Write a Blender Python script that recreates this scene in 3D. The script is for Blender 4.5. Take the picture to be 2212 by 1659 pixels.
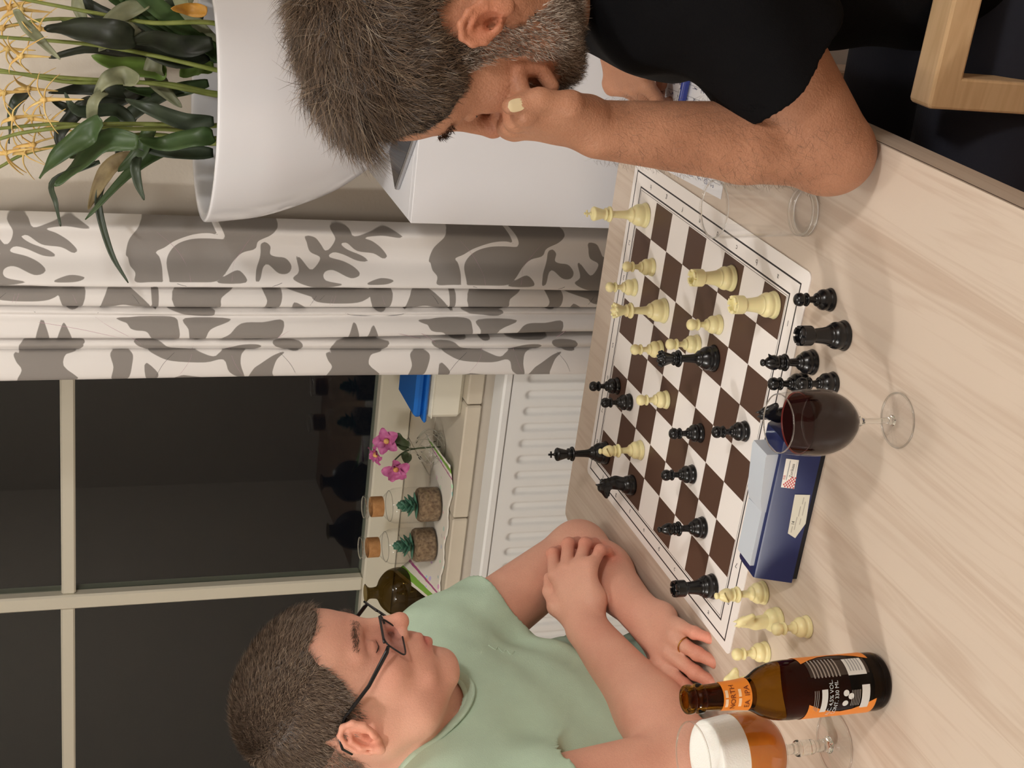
import bpy, math, random
import numpy as np
from mathutils import Vector, Matrix, Euler
for o in list(bpy.data.objects): bpy.data.objects.remove(o)
SC=bpy.context.scene; COL=SC.collection
random.seed(7); RNG=np.random.default_rng(7)
# ------------------------------------------------ camera (a phone held on its side: the view is rolled by a quarter turn)
CAMR=np.array([[-0.3052218, -0.1203001, -0.9446521], [-0.4036264, 0.9148181, 0.0139129], [0.8625111, 0.385533, -0.3277787]])
CAMPOS=Vector((-1.32628, -0.48528, 1.58474))
cd=bpy.data.cameras.new('camera'); cam=bpy.data.objects.new('camera',cd); COL.objects.link(cam)
cd.sensor_fit='HORIZONTAL'; cd.sensor_width=36; cd.lens=2936.367/2212*36; cd.clip_start=.02
m3=Matrix((CAMR[0],-CAMR[1],-CAMR[2])).transposed()
cam.matrix_world=Matrix.Translation(CAMPOS)@m3.to_4x4(); SC.camera=cam
# ------------------------------------------------ world, lamps, exposure
w=bpy.data.worlds.new('night'); SC.world=w; w.use_nodes=True
w.node_tree.nodes['Background'].inputs[0].default_value=(.012,.014,.02,1); w.node_tree.nodes['Background'].inputs[1].default_value=.3
def lamp(name,loc,power,r,col):
    l=bpy.data.lights.new(name,'POINT'); l.energy=power; l.shadow_soft_size=r; l.color=col
    o=bpy.data.objects.new(name,l); o.location=loc; COL.objects.link(o); return o
lamp('ceiling_light',(-1.60,1.5,2.15),62,.10,(1,.975,.945))
lamp('ceiling_light',(-1.0,-1.25,2.3),40,.10,(1,.975,.95))
lamp('ceiling_light',(.1,.1,2.35),9,.12,(1,.97,.94))
SC.view_settings.view_transform='Standard'; SC.view_settings.look='None'; SC.view_settings.gamma=1; SC.view_settings.exposure=.14
SC.view_settings.use_curve_mapping=False
# ------------------------------------------------ helpers
def lin(c): return tuple(((v/255)/12.92 if v/255<=.04045 else ((v/255+.055)/1.055)**2.4) for v in c)+(1,)
def nodes(m): return m.node_tree.nodes,m.node_tree.links
MATS={}
def mat(name,rgb,rough=.5,noise=0,scale=20,bump=0,bscale=200,spec=.5,metal=0,coat=0,sss=0,trans=0,ior=1.45,rgb2=None,stretch=None,alpha=1):
    if name in MATS: return MATS[name]
    m=bpy.data.materials.new(name); m.use_nodes=True; N,L=nodes(m); b=N['Principled BSDF']
    c=lin(rgb); b.inputs['Base Color'].default_value=c; b.inputs['Roughness'].default_value=rough
    b.inputs['Specular IOR Level'].default_value=spec; b.inputs['Metallic'].default_value=metal; b.inputs['Coat Weight'].default_value=coat
    b.inputs['Subsurface Weight'].default_value=sss; b.inputs['Subsurface Scale'].default_value=.01; b.inputs['Subsurface Radius'].default_value=(1,.4,.25)
    b.inputs['Transmission Weight'].default_value=trans; b.inputs['IOR'].default_value=ior; b.inputs['Alpha'].default_value=alpha
    tc=N.new('ShaderNodeTexCoord'); mp=N.new('ShaderNodeMapping'); L.new(tc.outputs['Object'],mp.inputs[0])
    if stretch: mp.inputs['Scale'].default_value=stretch
    if noise or rgb2:
        n=N.new('ShaderNodeTexNoise'); n.inputs['Scale'].default_value=scale; n.inputs['Detail'].default_value=5; L.new(mp.outputs[0],n.inputs[0])
        r=N.new('ShaderNodeValToRGB'); r.color_ramp.elements[0].position=.3; r.color_ramp.elements[1].position=.7
        k=1-noise; r.color_ramp.elements[0].color=(c[0]*k,c[1]*k,c[2]*k,1) if not rgb2 else lin(rgb2); r.color_ramp.elements[1].color=c
        L.new(n.outputs['Fac'],r.inputs[0]); L.new(r.outputs[0],b.inputs['Base Color'])
    if bump:
        n=N.new('ShaderNodeTexNoise'); n.inputs['Scale'].default_value=bscale; n.inputs['Detail'].default_value=4; L.new(mp.outputs[0],n.inputs[0])
        q=N.new('ShaderNodeBump'); q.inputs['Strength'].default_value=bump; q.inputs['Distance'].default_value=.002; L.new(n.outputs['Fac'],q.inputs['Height']); L.new(q.outputs[0],b.inputs['Normal'])
    MATS[name]=m; return m
def glassmat(name,rgb,tint=1.0,ior=1.45,rough=0):
    "thin-walled clear glass: tinted see-through with a fresnel reflection"
    m=bpy.data.materials.new(name); m.use_nodes=True; N,L=nodes(m); N.remove(N['Principled BSDF']); out=N['Material Output']
    t=N.new('ShaderNodeBsdfTransparent'); t.inputs[0].default_value=lin(rgb); g=N.new('ShaderNodeBsdfGlossy'); g.inputs['Roughness'].default_value=rough
    lw=N.new('ShaderNodeLayerWeight'); lw.inputs['Blend'].default_value=.28; mx=N.new('ShaderNodeMixShader')
    pw=N.new('ShaderNodeMath'); pw.operation='POWER'; pw.inputs[1].default_value=3.0; L.new(lw.outputs['Facing'],pw.inputs[0])
    ad=N.new('ShaderNodeMath'); ad.operation='MULTIPLY_ADD'; ad.inputs[1].default_value=tint; ad.inputs[2].default_value=.035; L.new(pw.outputs[0],ad.inputs[0])
    L.new(ad.outputs[0],mx.inputs[0]); L.new(t.outputs[0],mx.inputs[1]); L.new(g.outputs[0],mx.inputs[2]); L.new(mx.outputs[0],out.inputs[0]); return m
def link(name,me,m,parent=None,smooth=True):
    o=bpy.data.objects.new(name,me); COL.objects.link(o)
    if m is not None:
        for q in (m if isinstance(m,(list,tuple)) else [m]): me.materials.append(q)
    if smooth and len(me.polygons): me.polygons.foreach_set('use_smooth',[True]*len(me.polygons))
    if parent is not None: o.parent=parent
    return o
def thing(name,label,cat,loc=(0,0,0),rz=0,group=None):
    o=bpy.data.objects.new(name,None); o.empty_display_size=.02; COL.objects.link(o); o.location=loc; o.rotation_euler=(0,0,rz); return tag(o,label,cat,group)
def tag(o,label,cat,group=None):
    o['label']=label; o['category']=cat
    if group: o['group']=group
    return o
def struct(o): o['kind']='structure'; return o
def autosm(o,ang=35):
    me=o.data; me.polygons.foreach_set('use_smooth',[True]*len(me.polygons))
    try: me.set_sharp_from_angle(angle=math.radians(ang))
    except Exception: pass
    return o
class MB:
    def __init__(s): s.v=[]; s.f=[]
    def add(s,v,f):
        k=len(s.v); s.v+=[tuple(p) for p in v]; s.f+=[tuple(i+k for i in q) for q in f]; return s
    def box(s,x0,x1,y0,y1,z0,z1,b=0,M=None):
        if b<=0:
            v=[(x,y,z) for x in(x0,x1) for y in(y0,y1) for z in(z0,z1)]
            f=[(0,1,3,2),(4,6,7,5),(0,4,5,1),(2,3,7,6),(0,2,6,4),(1,5,7,3)]
        else:
            v=[];xs=(x0,x1);ys=(y0,y1);zs=(z0,z1)
            idx={}
            for i in(0,1):
                for j in(0,1):
                    for k in(0,1):
                        sx,sy,sz=(1,-1)[i],(1,-1)[j],(1,-1)[k]
                        for a,(dx,dy,dz) in enumerate(((0,b,b),(b,0,b),(b,b,0))):
                            idx[i,j,k,a]=len(v); v.append((xs[i]+sx*dx,ys[j]+sy*dy,zs[k]+sz*dz))
            f=[]
            for i in(0,1): f.append([idx[i,0,0,0],idx[i,0,1,0],idx[i,1,1,0],idx[i,1,0,0]][::(1 if i==0 else -1)])
            for j in(0,1): f.append([idx[0,j,0,1],idx[1,j,0,1],idx[1,j,1,1],idx[0,j,1,1]][::(1 if j==0 else -1)])
            for k in(0,1): f.append([idx[0,0,k,2],idx[0,1,k,2],idx[1,1,k,2],idx[1,0,k,2]][::(1 if k==0 else -1)])
            for j in(0,1):
                for k in(0,1): f.append([idx[0,j,k,1],idx[0,j,k,2],idx[1,j,k,2],idx[1,j,k,1]][::(1 if j==k else -1)])
            for i in(0,1):
                for k in(0,1): f.append([idx[i,0,k,0],idx[i,1,k,0],idx[i,1,k,2],idx[i,0,k,2]][::(1 if i==k else -1)])
            for i in(0,1):
                for j in(0,1): f.append([idx[i,j,0,0],idx[i,j,0,1],idx[i,j,1,1],idx[i,j,1,0]][::(-1 if i==j else 1)])
            for i in(0,1):
                for j in(0,1):
                    for k in(0,1):
                        t=[idx[i,j,k,0],idx[i,j,k,1],idx[i,j,k,2]]; f.append(t[::(-1 if (i+j+k)%2==0 else 1)])
        if M is not None: v=[tuple(M@Vector(p)) for p in v]
        return s.add(v,f)
    def lathe(s,prof,seg=48,M=None,cap=True,wob=None):
        v=[];n=len(prof)
        for i,(r,z) in enumerate(prof):
            for k in range(seg):
                a=2*math.pi*k/seg; rr=r*(wob(a,z) if wob else 1); v.append((rr*math.cos(a),rr*math.sin(a),z))
        f=[(i*seg+k,i*seg+(k+1)%seg,(i+1)*seg+(k+1)%seg,(i+1)*seg+k) for i in range(n-1) for k in range(seg)]
        if cap: f+=[tuple(range(seg))[::-1],tuple((n-1)*seg+k for k in range(seg))]
        if M is not None: v=[tuple(M@Vector(p)) for p in v]
        return s.add(v,f)
    def tube(s,pts,rad,seg=8,cap=True,flat=1,flatdir=None):
        pts=[Vector(p) for p in pts]; n=len(pts); rad=rad if isinstance(rad,(list,tuple)) else [rad]*n
        v=[];up=None
        for i,p in enumerate(pts):
            d=(pts[min(i+1,n-1)]-pts[max(i-1,0)]).normalized()
            if up is None:
                up=Vector(flatdir) if flatdir else (Vector((0,0,1)) if abs(d.z)<.9 else Vector((1,0,0)))
            a=(up-d*up.dot(d)).normalized(); up=a; b=d.cross(a)
            for k in range(seg):
                t=2*math.pi*k/seg; v.append(p+a*math.cos(t)*rad[i]*flat+b*math.sin(t)*rad[i])
        f=[(i*seg+k,i*seg+(k+1)%seg,(i+1)*seg+(k+1)%seg,(i+1)*seg+k) for i in range(n-1) for k in range(seg)]
        if cap: f+=[tuple(range(seg))[::-1],tuple((n-1)*seg+k for k in range(seg))]
        return s.add(v,f)
    def prism(s,poly,z0,z1,M=None):
        n=len(poly); v=[(x,y,z0) for x,y in poly]+[(x,y,z1) for x,y in poly]
        f=[tuple(range(n))[::-1],tuple(range(n,2*n))]+[(i,(i+1)%n,n+(i+1)%n,n+i) for i in range(n)]
        if M is not None: v=[tuple(M@Vector(p)) for p in v]
        return s.add(v,f)
    def build(s,name,m,parent=None,smooth=False,ang=None):
        me=bpy.data.meshes.new(name); me.from_pydata([tuple(map(float,p)) for p in s.v],[],s.f); me.update()
        o=link(name,me,m,parent,smooth)
        if ang: autosm(o,ang)
        return o
def smooth_prof(pts,n=6):
    "Catmull-Rom through lathe profile points"
    out=[];P=[pts[0]]+list(pts)+[pts[-1]]
    for i in range(1,len(P)-2):
        p0,p1,p2,p3=[np.array(P[i+j-1],float) for j in range(4)]
        for k in range(n):
            t=k/n; out.append(tuple(.5*((2*p1)+(-p0+p2)*t+(2*p0-5*p1+4*p2-p3)*t*t+(-p0+3*p1-3*p2+p3)*t**3)))
    out.append(tuple(pts[-1])); return out
def text(name,s,size,M,m,parent,align='CENTER',extr=0):
    c=bpy.data.curves.new(name,'FONT'); c.body=s; c.size=size; c.align_x=align; c.align_y='CENTER'; c.extrude=extr; c.resolution_u=3
    t=bpy.data.objects.new(name,c); COL.objects.link(t); dg=bpy.context.evaluated_depsgraph_get(); dg.update()
    me=bpy.data.meshes.new_from_object(t.evaluated_get(dg)); bpy.data.objects.remove(t)
    me.transform(M); me.materials.clear(); o=link(name,me,m,parent,False); return o
def frame(o,x,y,z): # 4x4 from origin and axes
    M=Matrix.Identity(4)
    for i,a in enumerate((x,y,z)):
        for j in range(3): M[j][i]=a[j]
    for j in range(3): M[j][3]=o[j]
    return M
def copytree(o,parent=None):
    c=o.copy(); COL.objects.link(c); c.parent=parent
    for ch in list(o.children): copytree(ch,c)
    return c
# ------------------------------------------------ signed distance fields meshed by surface nets (bodies, clothes, knight heads)
def _n(v): v=np.asarray(v,float); return v/np.linalg.norm(v)
def caps(a,b,r1,r2,flat=None,fd=None):
    a=np.asarray(a,float);b=np.asarray(b,float)
    if flat:
        nn=_n(fd)
        S=np.eye(3)+(flat-1)*np.outer(nn,nn); a2=S@a; b2=S@b
    else: S=None;a2=a;b2=b
    ba=b2-a2; L=max(ba@ba,1e-12)
    def f(p):
        if S is not None: p=p@S.T
        pa=p-a2; h=np.clip(pa@ba/L,0,1); return np.linalg.norm(pa-h[...,None]*ba,axis=-1)-(r1+(r2-r1)*h)
    return f
def ell(c,r,Rm=None):
    c=np.asarray(c,float);r=np.asarray(r,float);rm=r.min()
    def f(p):
        q=p-c
        if Rm is not None: q=q@Rm
        k0=np.linalg.norm(q/r,axis=-1); k1=np.linalg.norm(q/(r*r),axis=-1); return np.where(k1>1e-9,k0*(k0-1)/np.maximum(k1,1e-9),-rm)
    return f
def smin(a,b,k):
    h=np.maximum(k-np.abs(a-b),0)/k; return np.minimum(a,b)-h*h*k*.25
class Field:
    def __init__(s): s.ops=[]
    def u(s,f,k=.01): s.ops.append(('u',f,k)); return s
    def sub(s,f,k=.004): s.ops.append(('s',f,k)); return s
    def cut(s,f,k=.002): s.ops.append(('i',f,k)); return s
    def disp(s,f): s.ops.append(('d',f,0)); return s
    def ev(s,p,cen=None,hd=0):
        D=np.full(p.shape[:-1],1.0)
        for t,f,k in s.ops:
            if cen is not None and t in 'us':
                dc=f(cen); sel=dc<hd*1.7+k+.016
                if not sel.any(): continue
                d=f(p[sel]); D[sel]=smin(D[sel],d,k) if t=='u' else -smin(-D[sel],d,k)
            elif t=='d': D=D+f(p)
            else:
                d=f(p); D=smin(D,d,k) if t=='u' else (-smin(-D,d,k) if t=='s' else -smin(-D,-d,k))
        return D
def T(f,Mi,sc=1.0):
    "field in a local frame: Mi maps world to local"
    A=np.array(Mi)[:3,:3];t=np.array(Mi)[:3,3]
    return lambda p:f(p@A.T+t)*sc
def nets(F,lo,hi,h,name,m,parent=None,B=8):
    lo=np.asarray(lo,float);hi=np.asarray(hi,float); nb=np.ceil((hi-lo)/(h*B)).astype(int)
    g=np.stack(np.meshgrid(*[np.arange(k) for k in nb],indexing='ij'),-1).reshape(-1,3)
    cen=lo+(g+.5)*B*h; hd=B*h*.5*1.7321
    dc=np.concatenate([F.ev(c[:,None,:])[:,0] for c in np.array_split(cen,max(1,len(cen)//40000))])
    act=np.abs(dc)<hd*2.3+.012; g=g[act]; cen=cen[act]
    ar=np.arange(B+1); loc=np.stack(np.meshgrid(ar,ar,ar,indexing='ij'),-1)
    VI=[];VP=[];ED=[]
    dims=nb*B+2
    key=lambda c:(c[...,0].astype(np.int64)*dims[1]+c[...,1])*dims[2]+c[...,2]
    for s0 in range(0,len(g),1500):
        gg=g[s0:s0+1500]; cc=cen[s0:s0+1500]
        ii=gg[:,None,None,None,:]*B+loc[None]; P=lo+ii*h
        D=F.ev(P.reshape(len(gg),-1,3),cc,hd).reshape(len(gg),B+1,B+1,B+1)
        S=D<0
        cnt=np.zeros((len(gg),B,B,B));acc=np.zeros((len(gg),B,B,B,3))
        def sl(a,o): return a[:,o[0]:o[0]+B,o[1]:o[1]+B,o[2]:o[2]+B]
        for ax in range(3):
            for u in(0,1):
                for v in(0,1):
                    o=[0,0,0];oo=[(1,2),(0,2),(0,1)][ax];o[oo[0]]=u;o[oo[1]]=v
                    o2=list(o);o2[ax]=1
                    d0=sl(D,o);d1=sl(D,o2);c=(d0<0)!=(d1<0)
                    t=np.where(c,d0/np.where(c,d0-d1,1),0)
                    q=np.zeros(c.shape+(3,));q[...,oo[0]]=u;q[...,oo[1]]=v;q[...,ax]=t
                    acc+=q*c[...,None];cnt+=c
        has=cnt>0; base=ii[:,:B,:B,:B]
        VI.append(key(base[has])); VP.append(lo+(base[has]+acc[has]/cnt[has][:,None])*h)
        for ax in range(3):
            o2=[0,0,0];o2[ax]=1
            s0_=sl(S,(0,0,0));s1_=sl(S,o2);c=s0_!=s1_
            ED.append((ax,base[c],s0_[c]))
    if not VI: return None
    VI=np.concatenate(VI);VP=np.concatenate(VP);order=np.argsort(VI);VI=VI[order];VP=VP[order]
    Q=[]
    for ax,b,inside in ED:
        if not len(b): continue
        u,v=[(1,2),(2,0),(0,1)][ax]; eu=np.zeros(3,int);eu[u]=1;ev_=np.zeros(3,int);ev_[v]=1
        ks=[key(b-eu-ev_),key(b-ev_),key(b),key(b-eu)]
        ix=[np.clip(np.searchsorted(VI,k),0,len(VI)-1) for k in ks]
        ok=np.all([VI[i]==k for i,k in zip(ix,ks)],axis=0)
        q=np.stack(ix,1); q[~inside]=q[~inside][:,::-1]; Q.append(q[ok])
    Q=np.concatenate(Q)
    me=bpy.data.meshes.new(name); me.vertices.add(len(VP)); me.vertices.foreach_set('co',VP.astype(np.float32).ravel())
    me.loops.add(len(Q)*4); me.loops.foreach_set('vertex_index',Q.astype(np.int32).ravel())
    me.polygons.add(len(Q)); me.polygons.foreach_set('loop_start',np.arange(0,len(Q)*4,4,dtype=np.int32)); me.polygons.foreach_set('loop_total',np.full(len(Q),4,np.int32))
    me.update(calc_edges=True); me.validate()
    o=link(name,me,m,parent,True); return o
def vcolor(o,fn,name='col'):
    me=o.data; n=len(me.vertices); co=np.empty(n*3,np.float32); me.vertices.foreach_get('co',co); co=co.reshape(-1,3).astype(float)
    c=fn(co); a=me.color_attributes.new(name,'FLOAT_COLOR','POINT'); a.data.foreach_set('color',np.c_[c,np.ones(n)].astype(np.float32).ravel())
# ------------------------------------------------ materials
def woodmat(name,a,b,scale=6,rough=.38,axis=(.35,7,7)):
    m=bpy.data.materials.new(name); m.use_nodes=True; N,L=nodes(m); p=N['Principled BSDF']; p.inputs['Roughness'].default_value=rough
    tc=N.new('ShaderNodeTexCoord'); mp=N.new('ShaderNodeMapping'); mp.inputs['Scale'].default_value=axis; L.new(tc.outputs['Object'],mp.inputs[0])
    n=N.new('ShaderNodeTexNoise'); n.inputs['Scale'].default_value=scale*.5; n.inputs['Detail'].default_value=6; n.inputs['Distortion'].default_value=.6; L.new(mp.outputs[0],n.inputs[0])
    wv=N.new('ShaderNodeTexNoise'); wv.inputs['Scale'].default_value=scale*3.2; wv.inputs['Detail'].default_value=3; L.new(mp.outputs[0],wv.inputs[0])
    ad=N.new('ShaderNodeMath'); ad.operation='MULTIPLY_ADD'; ad.inputs[1].default_value=.45; L.new(wv.outputs['Fac'],ad.inputs[0]); L.new(n.outputs['Fac'],ad.inputs[2])
    # ring bands from the slow noise
    fr=N.new('ShaderNodeMath'); fr.operation='MULTIPLY'; fr.inputs[1].default_value=9; L.new(n.outputs['Fac'],fr.inputs[0])
    pg=N.new('ShaderNodeMath'); pg.operation='PINGPONG'; pg.inputs[1].default_value=.5; L.new(fr.outputs[0],pg.inputs[0])
    a2=N.new('ShaderNodeMath'); a2.operation='MULTIPLY_ADD'; a2.inputs[1].default_value=.55; L.new(pg.outputs[0],a2.inputs[0]); L.new(ad.outputs[0],a2.inputs[2])
    r=N.new('ShaderNodeValToRGB'); r.color_ramp.elements[0].position=.55; r.color_ramp.elements[0].color=lin(b); r.color_ramp.elements[1].position=.95; r.color_ramp.elements[1].color=lin(a)
    L.new(a2.outputs[0],r.inputs[0]); L.new(r.outputs[0],p.inputs['Base Color'])
    q=N.new('ShaderNodeBump'); q.inputs['Strength'].default_value=.08; q.inputs['Distance'].default_value=.001; L.new(wv.outputs['Fac'],q.inputs['Height']); L.new(q.outputs[0],p.inputs['Normal'])
    return m
WOOD=woodmat('table_wood',(204,188,172),(188,168,150))
WOODC=woodmat('chair_wood',(205,172,132),(192,158,118),axis=(6,.6,6))
WALL=mat('wall_paint',(208,198,184),.85,bump=.25,bscale=120)
WHITE=mat('white_lacquer',(222,222,226),.35)
RADW=mat('radiator_white',(232,232,230),.4)
FRAMEW=mat('window_frame_white',(214,208,190),.45)
TILE=mat('sill_tile',(206,196,178),.35,noise=.06,scale=14)
JOINT=mat('tile_joint',(120,108,92),.8)
CER=mat('pot_ceramic',(226,226,230),.22,coat=.4)
SOIL=mat('soil',(40,30,24),.95,noise=.5,scale=90,bump=.8,bscale=300)
BLACKP=mat('black_plastic',(16,16,18),.25,spec=.6)
CREAMP=mat('cream_plastic',(240,228,174),.34,spec=.5,sss=.15,noise=.04,scale=60)
CLEAR=glassmat('clear_glass',(255,255,255),.7)
SOLID=mat('solid_glass',(250,252,251),.0,trans=1,ior=1.46)
GREYG=glassmat('smoked_glass',(150,135,96),.6)
LENS=glassmat('lens',(225,225,232),.5)
PANE=glassmat('window_pane',(225,230,228),.9); 
for n_ in PANE.node_tree.nodes:
    if n_.type=='MATH' and n_.operation=='MULTIPLY_ADD': n_.inputs[2].default_value=.05
# ------------------------------------------------ room shell
WX=1.0
def sbox(name,*a,m=WALL,b=0): return struct(MB().box(*a,b).build(name,m))
sbox('floor',-3.2,1.5,-2.4,3.4,-.05,0,m=woodmat('floor_wood',(150,118,88),(120,92,66)))
sbox('ceiling',-3.2,1.5,-2.4,3.4,2.5,2.55,m=mat('ceiling_paint',(225,220,210),.9))
mb=MB(); mb.box(WX,1.42,-2.4,.30,0,2.5).box(WX,1.42,2.1,3.4,0,2.5).box(WX,1.42,.30,2.1,0,.778).box(WX,1.42,.30,2.1,2.15,2.5)
struct(mb.build('wall_window',WALL))
sbox('wall_right',-3.2,1.42,-2.45,-2.4,0,2.5); sbox('wall_left',-3.2,1.42,3.4,3.45,0,2.5); sbox('wall_back',-3.25,-3.2,-2.4,3.4,0,2.5,m=mat('wall_back_paint',(196,186,172),.9))
# window with frame, mullion, transom and panes
win=struct(MB().box(1.36,1.42,.30,2.1,.795,.871,.004).build('window_1',FRAMEW))
def wpart(n,*a): MB().box(*a,.004).build(n,FRAMEW,win)
wpart('window_frame',1.36,1.42,.30,.36,.871,2.15); wpart('window_frame',1.36,1.42,2.04,2.1,.871,2.15); wpart('window_frame',1.36,1.42,.36,2.04,2.09,2.15)
wpart('mullion',1.365,1.415,1.213,1.249,.871,2.09); wpart('transom',1.37,1.41,.36,1.213,1.517,1.547); wpart('transom',1.37,1.41,1.249,2.04,1.519,1.549)
for y0,y1 in((.36,1.213),(1.249,2.04)):
    for z0,z1 in((.871,1.518),(1.548,2.09)):
        MB().box(1.388,1.392,y0,y1,z0,z1).build('pane',PANE,win)
# tiled sill: a front row with nosing and a back row
sill=struct(MB().box(.992,1.362,.30,2.1,.762,.786).build('trim_1',JOINT))
ys=[.30,.345,.593,.847,1.10,1.354,1.608,1.862,2.1]
for i in range(len(ys)-1):
    MB().box(.985,1.176,ys[i]+.0015,ys[i+1]-.0015,.7625,.795,.003).build('tile',TILE,sill)
    MB().box(1.179,1.362,ys[i]+.0015,ys[i+1]-.0015,.7865,.7955,.001).build('tile',TILE,sill)
# radiator
rad=thing('radiator','white ribbed panel radiator below the tiled windowsill','radiator',(.96,.85,.12))
rad_o=Vector((.96,.85,.12))
def loc(mb,o=rad_o): mb.v=[(p[0]-o[0],p[1]-o[1],p[2]-o[2]) for p in mb.v]; return mb
loc(MB().box(.932,.992,.25,1.60,.7235,.742,.004)).build('top_cover',RADW,rad)
# front sheet with pressed channels, built as a height profile
N_Y=1350; pitch=.0352
yy=np.linspace(.25,1.60,676); zz=np.concatenate([np.linspace(.12,.60,5),np.linspace(.61,.724,30)])
Y,Z=np.meshgrid(yy,zz,indexing='ij')
ph=((Y-.25)/pitch)%1
w_=np.abs(ph-.5)*pitch
top=.690; 
dd=np.where(Z<top-.006,w_,np.sqrt(w_**2+np.clip(Z-(top-.006),0,1)**2))
dep=.006*(1/(1+np.exp((dd-.0075)/.0011)))
Xr=.934+dep
n1,n2=Y.shape
v=np.stack([Xr,Y,Z],-1).reshape(-1,3)-np.array(rad_o)
idx=np.arange(n1*n2).reshape(n1,n2)
f=np.stack([idx[:-1,:-1],idx[:-1,1:],idx[1:,1:],idx[1:,:-1]],-1).reshape(-1,4)
me=bpy.data.meshes.new('front_panel'); me.from_pydata(v.tolist(),[],f.tolist()); link('front_panel',me,RADW,rad)
loc(MB().box(.945,.99,.252,1.598,.12,.724)).build('body',RADW,rad)
# ------------------------------------------------ curtain
STEMS=[
[(0.758,0.028,1.33),(0.758,0.017,1.386),(0.758,0.019,1.472),(0.758,0.016,1.552),(0.758,0.027,1.635)],
[(0.737,0.003,1.333),(0.737,0.005,1.421),(0.737,0.01,1.507),(0.737,0.025,1.597),(0.737,0.037,1.635)],
[(0.783,-0.034,1.329),(0.783,-0.046,1.419),(0.783,-0.047,1.525),(0.783,-0.05,1.634)],
[(0.745,-0.08,1.335),(0.745,-0.095,1.423),(0.745,-0.105,1.513),(0.745,-0.107,1.632)],
[(0.731,-0.15,1.339),(0.731,-0.144,1.424),(0.731,-0.151,1.495),(0.731,-0.163,1.594)],
[(0.784,-0.037,1.333),(0.784,-0.047,1.405),(0.784,-0.041,1.525),(0.784,-0.044,1.57),(0.784,-0.053,1.634)],
[(0.867,0.063,1.32),(0.867,0.052,1.411),(0.867,0.068,1.516),(0.867,0.09,1.598),(0.867,0.114,1.639)],
[(0.848,-0.088,1.327),(0.848,-0.116,1.436),(0.848,-0.121,1.549),(0.848,-0.102,1.634)],
]
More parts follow.
